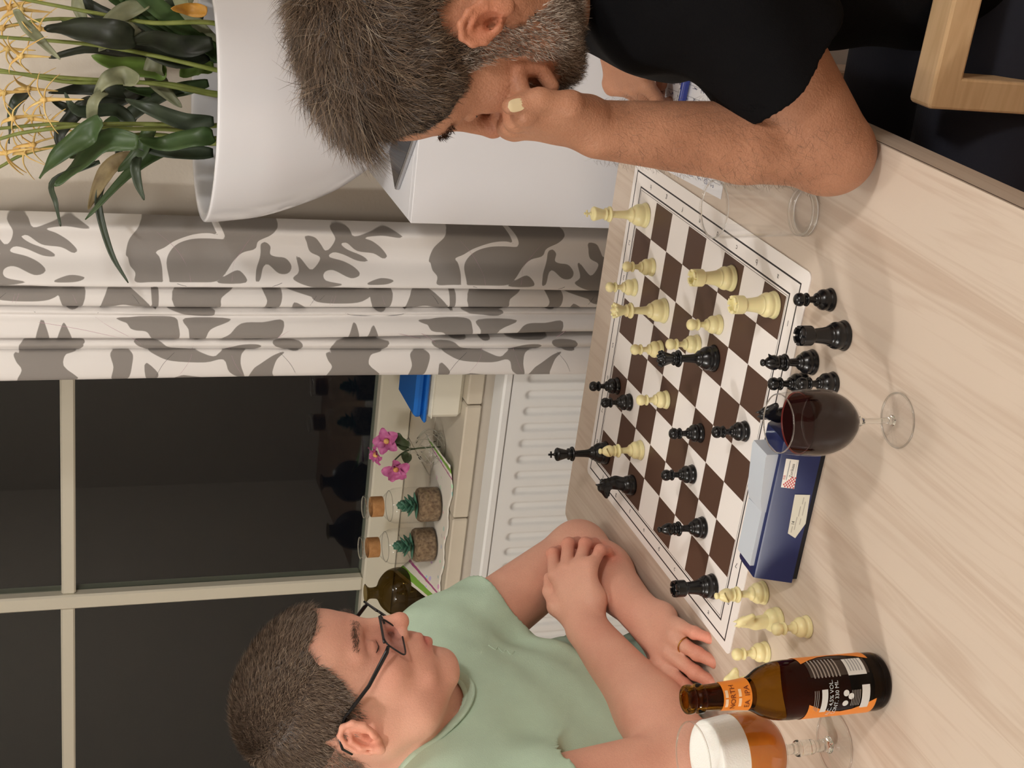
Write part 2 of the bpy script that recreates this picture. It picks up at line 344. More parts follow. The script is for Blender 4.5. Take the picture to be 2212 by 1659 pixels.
LEAVES=[
('g',0.009,[(0.804,0.055,1.338),(0.814,0.053,1.378),(0.806,0.093,1.443),(0.803,0.176,1.515)]),
('g',0.015,[(0.698,0.023,1.444),(0.72,0.03,1.487),(0.717,0.067,1.525),(0.716,0.099,1.561)]),
('w',0.0112,[(0.809,0.075,1.436),(0.812,0.087,1.47),(0.822,0.122,1.493),(0.825,0.166,1.51)]),
('d',0.0105,[(0.838,-0.03,1.366),(0.814,-0.023,1.396),(0.83,0.019,1.45),(0.832,0.053,1.461),(0.827,0.095,1.467)]),
('p',0.0075,[(0.718,-0.043,1.489),(0.706,-0.029,1.506),(0.731,0.022,1.509),(0.729,0.061,1.526)]),
('k',0.009,[(0.772,-0.019,1.506),(0.79,0.001,1.524),(0.78,0.037,1.552),(0.789,0.077,1.544)]),
('d',0.0045,[(0.826,0.111,1.483),(0.823,0.156,1.495),(0.829,0.237,1.475),(0.824,0.287,1.448)]),
('d',0.0037,[(0.71,0.058,1.498),(0.725,0.093,1.561),(0.702,0.121,1.559),(0.702,0.156,1.553)]),
('b',0.015,[(0.784,-0.068,1.399),(0.791,-0.064,1.415),(0.789,-0.068,1.466),(0.786,-0.081,1.507)]),
('b',0.015,[(0.84,-0.068,1.323),(0.847,-0.062,1.351),(0.841,-0.047,1.374)]),
('p',0.0135,[(0.785,-0.105,1.406),(0.787,-0.066,1.416),(0.799,-0.037,1.404),(0.786,-0.011,1.375)]),
('p',0.012,[(0.791,-0.125,1.44),(0.767,-0.117,1.474),(0.766,-0.092,1.498)]),
('p',0.0105,[(0.735,-0.17,1.431),(0.73,-0.157,1.463),(0.719,-0.141,1.486),(0.722,-0.118,1.5)]),
('k',0.018,[(0.717,-0.124,1.451),(0.705,-0.128,1.483),(0.724,-0.127,1.533),(0.73,-0.125,1.573)]),
('k',0.0105,[(0.85,-0.084,1.38),(0.857,-0.072,1.435),(0.828,-0.082,1.504),(0.836,-0.064,1.566)]),
('k',0.0105,[(0.853,-0.007,1.406),(0.842,-0.02,1.476),(0.858,-0.017,1.516),(0.848,-0.009,1.567)]),
('p',0.0083,[(0.815,-0.169,1.524),(0.812,-0.143,1.523),(0.819,-0.114,1.511)]),
('p',0.0067,[(0.708,-0.153,1.609),(0.726,-0.126,1.594),(0.707,-0.111,1.576),(0.697,-0.09,1.552)]),
('g',0.0143,[(0.687,-0.009,1.496),(0.706,0.017,1.515),(0.693,0.046,1.553),(0.691,0.081,1.582)]),
('d',0.006,[(0.72,0.052,1.442),(0.703,0.062,1.448),(0.697,0.088,1.443),(0.692,0.109,1.435)]),
('o',0.0083,[(0.689,-0.173,1.353),(0.704,-0.17,1.376),(0.688,-0.173,1.403)]),
('g',0.0135,[(0.696,0.008,1.337),(0.689,0.013,1.365),(0.711,0.029,1.41),(0.685,0.015,1.445)]),
('g',0.0105,[(0.783,0.017,1.418),(0.772,0.058,1.438),(0.789,0.093,1.468)]),
('d',0.0135,[(0.759,-0.151,1.35),(0.764,-0.157,1.389),(0.753,-0.159,1.43),(0.764,-0.168,1.468)]),
('k',0.0135,[(0.741,-0.118,1.337),(0.74,-0.112,1.377),(0.73,-0.121,1.424),(0.716,-0.114,1.464)]),
('d',0.0105,[(0.723,-0.007,1.334),(0.722,-0.005,1.376),(0.723,-0.021,1.429),(0.742,-0.029,1.461)]),
('p',0.012,[(0.699,-0.066,1.445),(0.726,-0.066,1.463),(0.715,-0.06,1.489),(0.727,-0.036,1.504)]),
('k',0.012,[(0.767,-0.096,1.34),(0.759,-0.087,1.388),(0.763,-0.103,1.441),(0.762,-0.094,1.487)]),
('d',0.0105,[(0.757,0.05,1.329),(0.76,0.053,1.385),(0.78,0.046,1.438),(0.781,0.03,1.479)]),
('k',0.0112,[(0.833,-0.02,1.435),(0.843,0.002,1.476),(0.847,0.016,1.523),(0.842,-0.0,1.564)]),
('g',0.009,[(0.821,-0.043,1.332),(0.825,-0.032,1.367),(0.826,-0.023,1.415),(0.813,-0.03,1.457)]),
('d',0.0075,[(0.851,-0.007,1.597),(0.825,0.009,1.616),(0.852,0.073,1.625)]),
('g',0.0112,[(0.849,0.02,1.441),(0.83,0.035,1.476),(0.856,0.083,1.509),(0.833,0.086,1.537)]),
('k',0.0105,[(0.85,-0.121,1.353),(0.832,-0.114,1.403),(0.835,-0.121,1.437),(0.849,-0.125,1.49)]),
('d',0.009,[(0.788,0.02,1.445),(0.794,0.001,1.471),(0.773,-0.001,1.525),(0.766,-0.029,1.545)]),
]
BLOOMS=[
(0.829,-0.075,1.624),(0.702,-0.091,1.604),(0.823,-0.02,1.596),(0.716,-0.028,1.574),(0.813,0.023,1.592),(0.81,0.075,1.604),(0.823,-0.011,1.63),(0.777,-0.144,1.619),(0.823,-0.109,1.579),(0.728,-0.15,1.603),(0.794,0.058,1.59),(0.746,0.008,1.617),(0.825,0.038,1.565),(0.808,0.076,1.629),(0.766,-0.116,1.629)]
GREY=[[(0.2705,1.4467),(0.2416,1.4417),(0.2198,1.4288),(0.2076,1.4135),(0.2063,1.3669),(0.2072,1.3082),(0.2069,1.2019),(0.2242,1.208),(0.2395,1.2283),(0.2568,1.2322),(0.2646,1.2529),(0.2798,1.2686),(0.2974,1.2841),(0.3086,1.3),(0.31,1.3369),(0.3098,1.4006),(0.3101,1.432),(0.2969,1.4322),(0.2873,1.4403),(0.2753,1.4435)],[(0.2468,1.2233),(0.2417,1.2165),(0.2514,1.2066),(0.2663,1.2058),(0.2711,1.1961),(0.2734,1.1793),(0.2858,1.169),(0.296,1.1756),(0.2962,1.1923),(0.2839,1.2096),(0.289,1.2188),(0.3067,1.2251),(0.3078,1.2321),(0.2917,1.2305),(0.2766,1.2242),(0.2641,1.2224)],[(0.3106,1.2976),(0.2973,1.2772),(0.2931,1.2587),(0.31,1.2485)],[(0.2254,1.1511),(0.2275,1.1342),(0.2422,1.1212),(0.2571,1.1105),(0.2494,1.1014),(0.2292,1.0979),(0.2124,1.1064),(0.2117,1.0774),(0.2235,1.0667),(0.2179,1.0427),(0.2111,1.0087),(0.2215,0.9804),(0.2242,0.9876),(0.2214,1.0177),(0.2255,1.047),(0.2328,1.0316),(0.2476,1.013),(0.2653,0.999),(0.2705,1.006),(0.2606,1.0243),(0.2561,1.0544),(0.2388,1.0753),(0.2415,1.0849),(0.2538,1.0718),(0.2661,1.0437),(0.2761,1.033),(0.2754,1.0529),(0.2641,1.0783),(0.2604,1.0957),(0.2696,1.1024),(0.2768,1.0774),(0.2867,1.0569),(0.2969,1.0487),(0.3023,1.0656),(0.2909,1.096),(0.2952,1.1128),(0.3064,1.1096),(0.3127,1.0797),(0.3183,1.1186),(0.3135,1.1481),(0.3035,1.168),(0.2932,1.1566),(0.2705,1.1603),(0.2729,1.153),(0.2879,1.14),(0.2903,1.1326),(0.28,1.1211),(0.2699,1.1194),(0.2601,1.1369),(0.2402,1.1454)],[(0.3097,1.0352),(0.3016,1.0109),(0.305,0.9879),(0.3114,1.0),(0.3127,1.03)],[(0.3217,1.364),(0.3208,1.2692),(0.3376,1.2896),(0.3589,1.2959),(0.3592,1.3608)],[(0.3203,1.2197),(0.32,1.191),(0.3368,1.1853),(0.3585,1.1938),(0.3586,1.2154),(0.3421,1.2114)],[(0.3204,1.1814),(0.3191,1.0445),(0.3412,1.0776),(0.3414,1.1072),(0.3339,1.1419)],[(0.3226,1.5528),(0.3223,1.5137),(0.359,1.5203),(0.3591,1.5444)],[(0.3588,1.4894),(0.3342,1.4807),(0.3233,1.4719),(0.323,1.4452),(0.3386,1.4204),(0.3584,1.4042),(0.3546,1.4269),(0.3497,1.4539),(0.3588,1.4806)],[(0.3212,1.4058),(0.3211,1.3949),(0.3584,1.3951),(0.3584,1.4033)],[(0.3444,1.1632),(0.3572,1.1405),(0.3573,1.1648)],[(0.3308,1.6574),(0.3248,1.6277),(0.325,1.5507),(0.3422,1.5681),(0.3458,1.6068),(0.3428,1.6492)],[(0.3593,1.3814),(0.3605,1.3075),(0.3671,1.3003),(0.3722,1.3071),(0.3708,1.3351)],[(0.3766,1.4401),(0.3749,1.3719),(0.3886,1.3601),(0.4151,1.3617),(0.415,1.3986),(0.3987,1.4126),(0.3962,1.4309),(0.3911,1.4409)],[(0.4154,1.5907),(0.3862,1.5846),(0.3808,1.5807),(0.3862,1.576),(0.4154,1.5698)],[(0.4155,1.5566),(0.3911,1.5503),(0.3847,1.5467),(0.3911,1.5415),(0.4156,1.5337)],[(0.3774,1.3488),(0.3782,1.2716),(0.3937,1.3064),(0.4163,1.3174),(0.4162,1.3384),(0.3937,1.3437)],[(0.4154,1.2867),(0.4014,1.273),(0.3844,1.2548),(0.3823,1.2166),(0.3807,1.1805),(0.4156,1.2005)],[(0.3786,1.4626),(0.3766,1.4356),(0.3785,1.3993),(0.3845,1.3809),(0.3886,1.3991),(0.3876,1.431)],[(0.4183,1.6102),(0.4186,1.5138),(0.4386,1.5405),(0.4613,1.5472),(0.4876,1.5251),(0.4865,1.6057),(0.4581,1.6131)],[(0.4416,1.4712),(0.4361,1.4531),(0.4419,1.4357),(0.4599,1.4355),(0.4887,1.4434),(0.4884,1.4686),(0.4647,1.4665)],[(0.4189,1.4328),(0.4191,1.394),(0.432,1.3706),(0.4374,1.3331),(0.4481,1.2998),(0.4403,1.2858),(0.4259,1.2578),(0.425,1.2193),(0.4355,1.2237),(0.4406,1.2475),(0.4616,1.2514),(0.4915,1.2429),(0.4773,1.27),(0.4535,1.2815),(0.4584,1.3136),(0.4553,1.3701),(0.4447,1.3981),(0.4318,1.419)],[(0.4575,1.414),(0.4758,1.3929),(0.4894,1.3949),(0.4892,1.4112)],[(0.4916,1.2332),(0.4725,1.2292),(0.4619,1.2176),(0.4462,1.194),(0.4411,1.1747),(0.4542,1.1887),(0.4782,1.1948),(0.4922,1.1926)],[(0.4198,1.1978),(0.42,1.1489),(0.4386,1.1478),(0.4368,1.1749)],[(0.4416,1.1004),(0.4417,1.0828),(0.4193,1.0694),(0.4195,0.9957),(0.4379,0.9967),(0.4475,1.0241),(0.4692,1.0326),(0.4946,1.0151),(0.4936,1.0918),(0.4686,1.0885),(0.455,1.0969)],[(0.4815,1.3601),(0.4839,1.3365),(0.4905,1.3126),(0.4899,1.3599)]]
LIGHTP=[[(0.2657,1.3978),(0.2572,1.3836),(0.2424,1.366),(0.2287,1.3392),(0.2252,1.3121),(0.2311,1.2936),(0.2373,1.2865),(0.2364,1.3117),(0.2384,1.339),(0.2486,1.3613),(0.2644,1.3745),(0.284,1.3808),(0.3105,1.377),(0.3106,1.387),(0.289,1.3884),(0.2744,1.3922)],[(0.2072,1.3091),(0.2084,1.299),(0.2285,1.2868),(0.2373,1.2897),(0.224,1.3007)],[(0.4734,1.379),(0.4658,1.3605),(0.4702,1.3369),(0.4816,1.3507),(0.4876,1.3717)]]
INKK=[[(0.3123,1.3643),(0.318,1.3366),(0.3198,1.2669),(0.3187,1.215),(0.314,1.1962),(0.3103,1.1868)],[(0.3403,1.645),(0.3258,1.6277)],[(0.3217,1.4586),(0.3338,1.4362),(0.3575,1.4201)],[(0.3572,1.1405),(0.3312,1.1226),(0.3228,1.1085)],[(0.3604,1.6071),(0.369,1.5814),(0.3719,1.5423),(0.3698,1.5027),(0.3598,1.4761)],[(0.4883,1.3973),(0.4603,1.3839),(0.4398,1.3634)],[(0.4399,1.1846),(0.4625,1.1637),(0.4917,1.1481)]]
INKP=[[(0.2262,1.3977),(0.2593,1.3656),(0.2884,1.3466),(0.3091,1.3415)],[(0.2151,1.2342),(0.2622,1.2553),(0.2823,1.2685),(0.3083,1.273)],[(0.3571,1.6241),(0.3305,1.6151)],[(0.3249,1.5355),(0.3565,1.5225)],[(0.3762,1.496),(0.3911,1.4715),(0.4088,1.4398),(0.4292,1.4167)],[(0.4156,1.198),(0.3937,1.1676),(0.3832,1.1192),(0.3842,1.0694),(0.3964,0.9926),(0.4127,0.9239)],[(0.4193,1.3337),(0.4504,1.3375),(0.4878,1.3599)],[(0.4195,1.2771),(0.4615,1.2611),(0.4893,1.243)],[(0.358,1.1036),(0.3258,1.0935)]]
PERIOD=0.5253
PSH=0.0013

def catmull(P,closed=True,n=5):
    P=np.array(P,float);N=len(P);out=[]
    for i in range(N if closed else N-1):
        g=lambda j:P[(i+j)%N] if closed else P[min(max(i+j,0),N-1)]
        p0,p1,p2,p3=g(-1),g(0),g(1),g(2)
        for k in range(n):
            t=k/n; out.append(.5*((2*p1)+(-p0+p2)*t+(2*p0-5*p1+4*p2-p3)*t*t+(-p0+3*p1-3*p2+p3)*t**3))
    if not closed: out.append(P[-1])
    return np.array(out)
def polysd(P,q,closed=True):
    "signed distance of points q (N,2) to polygon P, computed only near its box"
    N=len(P); d=np.full(len(q),1e9); ins=np.zeros(len(q),bool)
    for i in range(N if closed else N-1):
        a=P[i];b=P[(i+1)%N];e=b-a;w=q-a
        t=np.clip(w@e/max(e@e,1e-12),0,1); d=np.minimum(d,((w-t[:,None]*e)**2).sum(1))
        c=((a[1]>q[:,1])!=(b[1]>q[:,1])); 
        if abs(b[1]-a[1])>1e-12: ins^=c&(q[:,0]<(b[0]-a[0])*(q[:,1]-a[1])/(b[1]-a[1])+a[0])
    d=np.sqrt(d); return np.where(ins,-d,d) if closed else d
fold=np.array([(.210,.945),(.2125,.92),(.222,.902),(.25,.916),(.275,.918),(.30,.90),(.316,.896),(.321,.91),(.3225,.93),(.324,.915),(.333,.90),(.350,.897),(.357,.91),(.3585,.928),(.360,.912),(.366,.899),(.374,.905),(.386,.895),(.405,.89),(.413,.90),(.4155,.94),(.418,.905),(.426,.896),(.4375,.907),(.441,.899),(.46,.893),(.483,.896),(.491,.91),(.493,.94)])
fs=catmull(fold,False,9)
zs=np.arange(.30,2.2,.0045)
Yc,Zc=np.meshgrid(fs[:,0],zs,indexing='ij'); Xc=np.repeat(fs[:,1][:,None],len(zs),1)
Xc=Xc+.004*np.sin(Zc*5+Yc*30); open_=np.clip((1.25-Zc)/.6,0,1)
Yc=Yc-.012*open_*(Yc<.4150)*np.clip((Yc-.36)/.05,0,1)
q=np.stack([Yc.ravel(),Zc.ravel()],1)
sd=np.full(len(q),.05)
def near(P,q,mg=.012):
    return (q[:,0]>P[:,0].min()-mg)&(q[:,0]<P[:,0].max()+mg)&(q[:,1]>P[:,1].min()-mg)&(q[:,1]<P[:,1].max()+mg)
def stamp(polys,cur,mode):
    for s in polys:
        P0=catmull(s,mode!='line',4)
        for k in range(-2,4):
            P=P0+np.array([PSH*k,-PERIOD*k]); n_=near(P,q)
            if not n_.any(): continue
            d=polysd(P,q[n_],mode!='line')
            cur[n_]=np.minimum(cur[n_],d) if mode!='light' else np.maximum(cur[n_],-d)
    return cur
sd=stamp(GREY,sd,'grey'); sd=stamp(LIGHTP,sd,'light')
ik=stamp(INKK,np.full(len(q),.05),'line'); ip=stamp(INKP,np.full(len(q),.05),'line')
me=bpy.data.meshes.new('curtain'); n1,n2=Yc.shape; idx=np.arange(n1*n2).reshape(n1,n2)
f=np.stack([idx[:-1,:-1],idx[:-1,1:],idx[1:,1:],idx[1:,:-1]],-1).reshape(-1,4)
me.from_pydata(np.stack([Xc,Yc,Zc],-1).reshape(-1,3).tolist(),[],f.tolist())
for nm,a in(('sd',sd),('ik',ik),('ip',ip)): me.attributes.new(nm,'FLOAT','POINT').data.foreach_set('value',a.astype(np.float32))
cm=bpy.data.materials.new('curtain_fabric'); cm.use_nodes=True; N,L=nodes(cm); p=N['Principled BSDF']; p.inputs['Roughness'].default_value=.75; p.inputs['Sheen Weight'].default_value=.15
def attrmask(nm,lo,hi):
    a=N.new('ShaderNodeAttribute'); a.attribute_name=nm; r=N.new('ShaderNodeMapRange'); r.inputs['From Min'].default_value=lo; r.inputs['From Max'].default_value=hi; r.inputs['To Min'].default_value=1; r.inputs['To Max'].default_value=0; L.new(a.outputs['Fac'],r.inputs['Value']); return r.outputs[0]
def mixc(fac,a,b):
    x=N.new('ShaderNodeMix'); x.data_type='RGBA'
    if isinstance(fac,float): x.inputs[0].default_value=fac
    else: L.new(fac,x.inputs[0])
    for i,c in((6,a),(7,b)):
        if isinstance(c,tuple): x.inputs[i].default_value=c
        else: L.new(c,x.inputs[i])
    return x.outputs[2]
c=mixc(attrmask('sd',-.0005,.0005),lin((230,226,223)),lin((140,134,129)))

L.new(c,p.inputs['Base Color'])
tc=N.new('ShaderNodeTexCoord'); nz=N.new('ShaderNodeTexNoise'); nz.inputs['Scale'].default_value=700; L.new(tc.outputs['Object'],nz.inputs[0]); bp=N.new('ShaderNodeBump'); bp.inputs['Strength'].default_value=.1; bp.inputs['Distance'].default_value=.001; L.new(nz.outputs['Fac'],bp.inputs['Height']); L.new(bp.outputs[0],p.inputs['Normal'])
cur=link('curtain',me,cm); so=cur.modifiers.new('t','SOLIDIFY'); so.thickness=.0012; so.offset=1
def printed(lines,name,m):
    mb=MB()
    for s in lines:
        P0=catmull(s,False,6)
        for k in range(-1,3):
            P=P0+np.array([PSH*k,-PERIOD*k])
            if P[:,1].max()>2.15 or P[:,1].min()<.32: continue
            yy_=P[:,0]; zc=P[:,1]; op=np.clip((1.25-zc)/.6,0,1); ysrc=np.clip(yy_,fs[0,0],fs[-1,0]); xs_=np.interp(ysrc,fs[:,0],fs[:,1])+.004*np.sin(zc*5+yy_*30)
            ok=(ysrc<.412)|(ysrc>.420); pts=[(x-.0011,y,z) for x,y,z,o_ in zip(xs_,ysrc,zc,ok) if o_]
            if len(pts)>3: mb.tube(pts,.00055,4,flat=.5)
    o=mb.build(name,m,cur,True); o['kind']='stuff'
printed(INKK,'printed_black_lines',mat('print_curtain_black',(44,44,52),.7)); printed(INKP,'printed_pink_lines',mat('print_curtain_pink',(190,152,168),.7))
tag(cur,'pale curtain with large grey leaf print and thin pink and black arcs beside the window','curtain')
# ------------------------------------------------ sideboard with tablet and planter
sb=thing('sideboard','white glossy cabinet behind the table with the planter on top','cabinet',(.8,-.3,0))
def L_(mb,o): o=Vector(o); return loc(mb,o)
so_=(.8,-.3,0)
L_(MB().box(.6172,.99,-.9,.106,1.026,1.05,.0008),so_).build('top_panel',WHITE,sb)
L_(MB().box(.618,.99,-.9,.1045,.06,1.0255),so_).build('carcass',WHITE,sb)
L_(MB().box(.60,.617,-.40,.106,.08,1.05,.0008),so_).build('door',WHITE,sb); L_(MB().box(.60,.617,-.899,-.402,.08,1.05,.0008),so_).build('door',WHITE,sb)
L_(MB().box(.64,.98,-.88,.09,0,.06),so_).build('plinth',WHITE,sb)
ANO=mat('aluminium',(190,192,196),.3,metal=.9); SCR=mat('dark_screen',(38,38,42),.08)
tb=thing('tablet','small silver tablet with dark screen lying on the white cabinet','tablet',(.664,-.006,1.05),math.radians(-38))
MB().box(-.0375,.0375,-.078,.078,0,.008,.002).build('case',ANO,tb); MB().box(-.0345,.0345,-.074,.074,.008,.0085).build('screen',SCR,tb)
pc=(.80,-.018,1.05)
pot=thing('planter','large round glossy white planter holding the leafy plant','planter',pc)
outer=[(.0,.0),(.055,.0),(.07,.006),(.098,.04),(.128,.085),(.152,.14),(.172,.20),(.180,.25),(.1835,.285),(.182,.2905),(.179,.2915),(.172,.289),(.168,.27),(.160,.2),(.150,.15)]
MB().lathe(smooth_prof(outer,4),96,cap=False).build('bowl',CER,pot,True)
MB().lathe([(.0,.246),(.08,.25),(.167,.243)],64,cap=False).build('soil',SOIL,pot,True)
LM={'g':mat('leaf_green',(70,92,52),.42,rgb2=(48,70,38),scale=25),'b':mat('leaf_bright',(122,150,72),.4,rgb2=(96,126,56),scale=25),'d':mat('leaf_dark',(62,74,56),.4,rgb2=(42,52,40),scale=30),'p':mat('leaf_grey_green',(140,142,112),.45,rgb2=(104,108,82),scale=30),
 'k':mat('leaf_blackish',(40,48,32),.45,rgb2=(22,26,18),scale=30),'o':mat('stem_sheath_orange',(176,128,44),.5,rgb2=(140,96,30),scale=60),'w':mat('leaf_brown',(150,134,96),.6,rgb2=(110,92,62),scale=40)}  # k: leaves of a near-black green
STM=mat('stem_green',(132,140,72),.45,rgb2=(104,116,52),scale=40); BLM=mat('bloom_yellow',(226,200,128),.5,rgb2=(214,170,96),scale=60)
plant=thing('potted_plant','leafy plant with lance-shaped leaves and spidery yellow flowers in white planter','plant',(pc[0],pc[1],1.29))
PO=Vector((pc[0],pc[1],1.29))
def ext(pts,base):
    return pts
for s in STEMS:
    pts=[Vector(p) for p in s]; b=Vector((pc[0]+(pts[0].x-pc[0])*.6,pc[1]+(pts[0].y-pc[1])*.8,1.285)); pts=[b]+pts
    d=(pts[-1]-pts[-2]); pts.append(pts[-1]+d*1.0); pts=[Vector(p) for p in catmull([tuple(p) for p in pts],False,5)]
    n=len(pts); L_(MB().tube(pts,[.0042-.0022*i/n for i in range(n)],7),PO).build('stem',STM,plant,True)
def leafmesh(pts,hw,seed,face=Vector((-.86,-.38,.33))):
    rnd=random.Random(seed); pts=[Vector(p) for p in catmull(pts,False,6)]; n=len(pts); mb=MB(); tw=rnd.uniform(-.5,.5)
    rows=[]
    for i,p in enumerate(pts):
        t=i/(n-1); d=(pts[min(i+1,n-1)]-pts[max(i-1,0)]).normalized(); side=d.cross(face).normalized(); nr=side.cross(d).normalized()
        a=tw*t+.25*math.sin(t*6+seed); side=side*math.cos(a)+nr*math.sin(a); nr=side.cross(d).normalized()
        w=hw*(math.sin(math.pi*min(1,(t*.93+.07))**.75)**.8)+.0006; wav=.12*hw*math.sin(t*17+seed)
        rows.append([p+side*w*u+nr*(abs(u)*w*.35-wav*u) for u in(-1,-.5,0,.5,1)])
    k=5; v=[q for r in rows for q in r]; f=[(i*k+j,i*k+j+1,(i+1)*k+j+1,(i+1)*k+j) for i in range(n-1) for j in range(k-1)]
    return mb.add(v,f)
for i,(k,hw,pts) in enumerate(LEAVES):
    o=L_(leafmesh(pts,hw*1.12,i),PO).build('leaf',LM[k],plant,True); s_=o.modifiers.new('t','SOLIDIFY'); s_.thickness=.0008
for i in range(16):   # leaves further round and above, beyond the frame
    r=random.Random(100+i); a=r.uniform(-1.9,.2); b=Vector((pc[0]+.05*math.cos(a),pc[1]-.06,1.30)); l=r.uniform(.16,.32)
    tip=b+Vector((.5*l*math.cos(a*2),-abs(math.sin(a))*l*.8,r.uniform(.03,.26)))
    mid=(b+tip)/2+Vector((0,0,.05)); o=L_(leafmesh([tuple(b),tuple(mid),tuple(tip)],.013,60+i),PO).build('leaf',LM[r.choice('gdkgp')],plant,True); s_=o.modifiers.new('t','SOLIDIFY'); s_.thickness=.0008
for i,c0 in enumerate(BLOOMS):
    r=random.Random(i); c0=Vector(c0); mb=MB()
    for k in range(r.choice((5,6))):
        a=2*math.pi*k/5.5+r.uniform(-.3,.3); e=Vector((r.uniform(-.6,.6),math.cos(a),math.sin(a)-.35)).normalized(); l=r.uniform(.028,.052)
        pts=[c0,c0+e*l*.4+Vector((0,0,.004)),c0+e*l*.8+Vector((0,0,-.001)),c0+e*l+Vector((0,0,-.006))]
        mb.tube([tuple(p) for p in catmull([tuple(p) for p in pts],False,4)],[.0034,.0038,.0036,.0032,.0028,.0025,.0022,.0019,.0016,.0014,.0011,.0009,.0005],6,flat=.4)
    mb.lathe([(.0003,-.005),(.004,-.003),(.005,0),(.003,.004),(.0003,.006)],8,Matrix.Translation(c0))
    L_(mb,PO).build('bloom',BLM,plant,True)
# ------------------------------------------------ table and chair
TZ=.75; S=.055
tab=thing('dining_table','pale wooden dining table with the chessboard and drinks on it','table',(-.2,.2,0))
to=(-.2,.2,0)
poly=[(-.98,-.213),(.541,-.213),(.541,-.18),(.541,.580),(.538,.590),(.50,.606),(-.98,.606)]
L_(MB().prism(poly,.701,.75),to).build('tabletop',WOOD,tab)
L_(MB().box(-.98,.541,-.2134,-.2128,.7455,.7465),to).build('edge_joint',mat('dark_line',(70,55,45),.8),tab)
for x,y in((-.93,-.16),(.48,-.16),(-.93,.55),(.48,.55)): L_(MB().box(x-.032,x+.032,y-.032,y+.032,0,.701,.003),to).build('leg',WOOD,tab)
ch=thing('armchair','light wooden armchair frame under the man in black','chair',(.08,-.55,0)); co=(.08,-.55,0)
for x0 in(-.098,.285):
    MX=frame((x0,0,0),(0,1,0),(0,0,1),(1,0,0)); q_=[(-.80,.655),(-.2835,.655),(-.2835,0),(-.249,0),(-.249,.686),(-.2505,.689),(-.254,.69),(-.80,.69)]
    o_=L_(MB().prism(q_,0,.038,MX),co).build('arm_frame',WOODC,ch); bv=o_.modifiers.new('b','BEVEL'); bv.width=.003; bv.segments=2
    L_(MB().box(x0,x0+.038,-.80,-.766,0,.98,.004),co).build('leg',WOODC,ch)
    L_(MB().box(x0+.004,x0+.034,-.766,-.2835,.40,.44,.003),co).build('side_rail',WOODC,ch)
L_(MB().box(-.06,.285,-.795,-.772,.86,.98,.004),co).build('backrest',WOODC,ch)
L_(MB().box(-.06,.285,-.766,-.26,.40,.46,.012),co).build('seat',mat('seat_fabric',(24,24,28),.9),ch)
c2=thing('wooden_stool','pale wooden stool under the man in green behind the table edge','stool',(.07,.80,0)); c2o=(.07,.80,0)
L_(MB().box(-.13,.27,.63,.99,.485,.52,.006),c2o).build('seat',WOODC,c2)
for x in(-.115,.225):
    for y in(.645,.945): L_(MB().box(x,x+.03,y,y+.03,0,.485,.003),c2o).build('leg',WOODC,c2)
# ------------------------------------------------ chessboard
BZ=.7515
bd=thing('chessboard','white roll-up chessboard with brown squares lying on the table','chessboard',(0,0,TZ))
def rrect(x0,x1,y0,y1,r,n=6):
    out=[]
    for cx,cy,a0 in((x1-r,y1-r,0),(x0+r,y1-r,90),(x0+r,y0+r,180),(x1-r,y0+r,270)):
        for k in range(n+1): a=math.radians(a0+90*k/n); out.append((cx+r*math.cos(a),cy+r*math.sin(a)))
    return out
BW=mat('board_white',(240,234,230),.42); BBR=mat('board_brown',(84,60,48),.45); INK=mat('print_black',(40,36,36),.5)
MB().prism(rrect(-.765*S,8.66*S,-.79*S,8.68*S,.008),.0002,.0015).build('mat_sheet',BW,bd)
sq=None
for i in range(8):
    for j in range(8):
        if (i+j)%2==0:
            if sq is None: sq=MB().box(0,S,0,S,0,.00008).build('dark_square',BBR,bd); o=sq
            else: o=sq.copy(); COL.objects.link(o); o.parent=bd
            o.location=(i*S,j*S,.0015)
def ring(o_,w,name):
    a=-o_;b=8*S+o_; mb=MB(); z0,z1=.0015,.0016
    mb.box(a-w,b+w,a-w,a,z0,z1).box(a-w,b+w,b,b+w,z0,z1).box(a-w,a,a,b,z0,z1).box(b,b+w,a,b,z0,z1); mb.build(name,INK,bd)
ring(.0016,.0006,'inner_line'); ring(.0045,.0022,'frame_line'); ring(.0238,.0022,'outer_line')
for i in range(8):
    text('letter','abcdefgh'[i],.0105,frame(((i+.5)*S,-.0150,.00165),(1,0,0),(0,1,0),(0,0,1)),INK,bd)
    text('letter','abcdefgh'[i],.0105,frame(((i+.5)*S,8*S+.0150,.00165),(-1,0,0),(0,-1,0),(0,0,1)),INK,bd)
    text('number',str(i+1),.0105,frame((-.0150,(i+.5)*S,.00165),(1,0,0),(0,1,0),(0,0,1)),INK,bd)
    text('number',str(i+1),.0105,frame((8*S+.0150,(i+.5)*S,.00165),(1,0,0),(0,1,0),(0,0,1)),INK,bd)
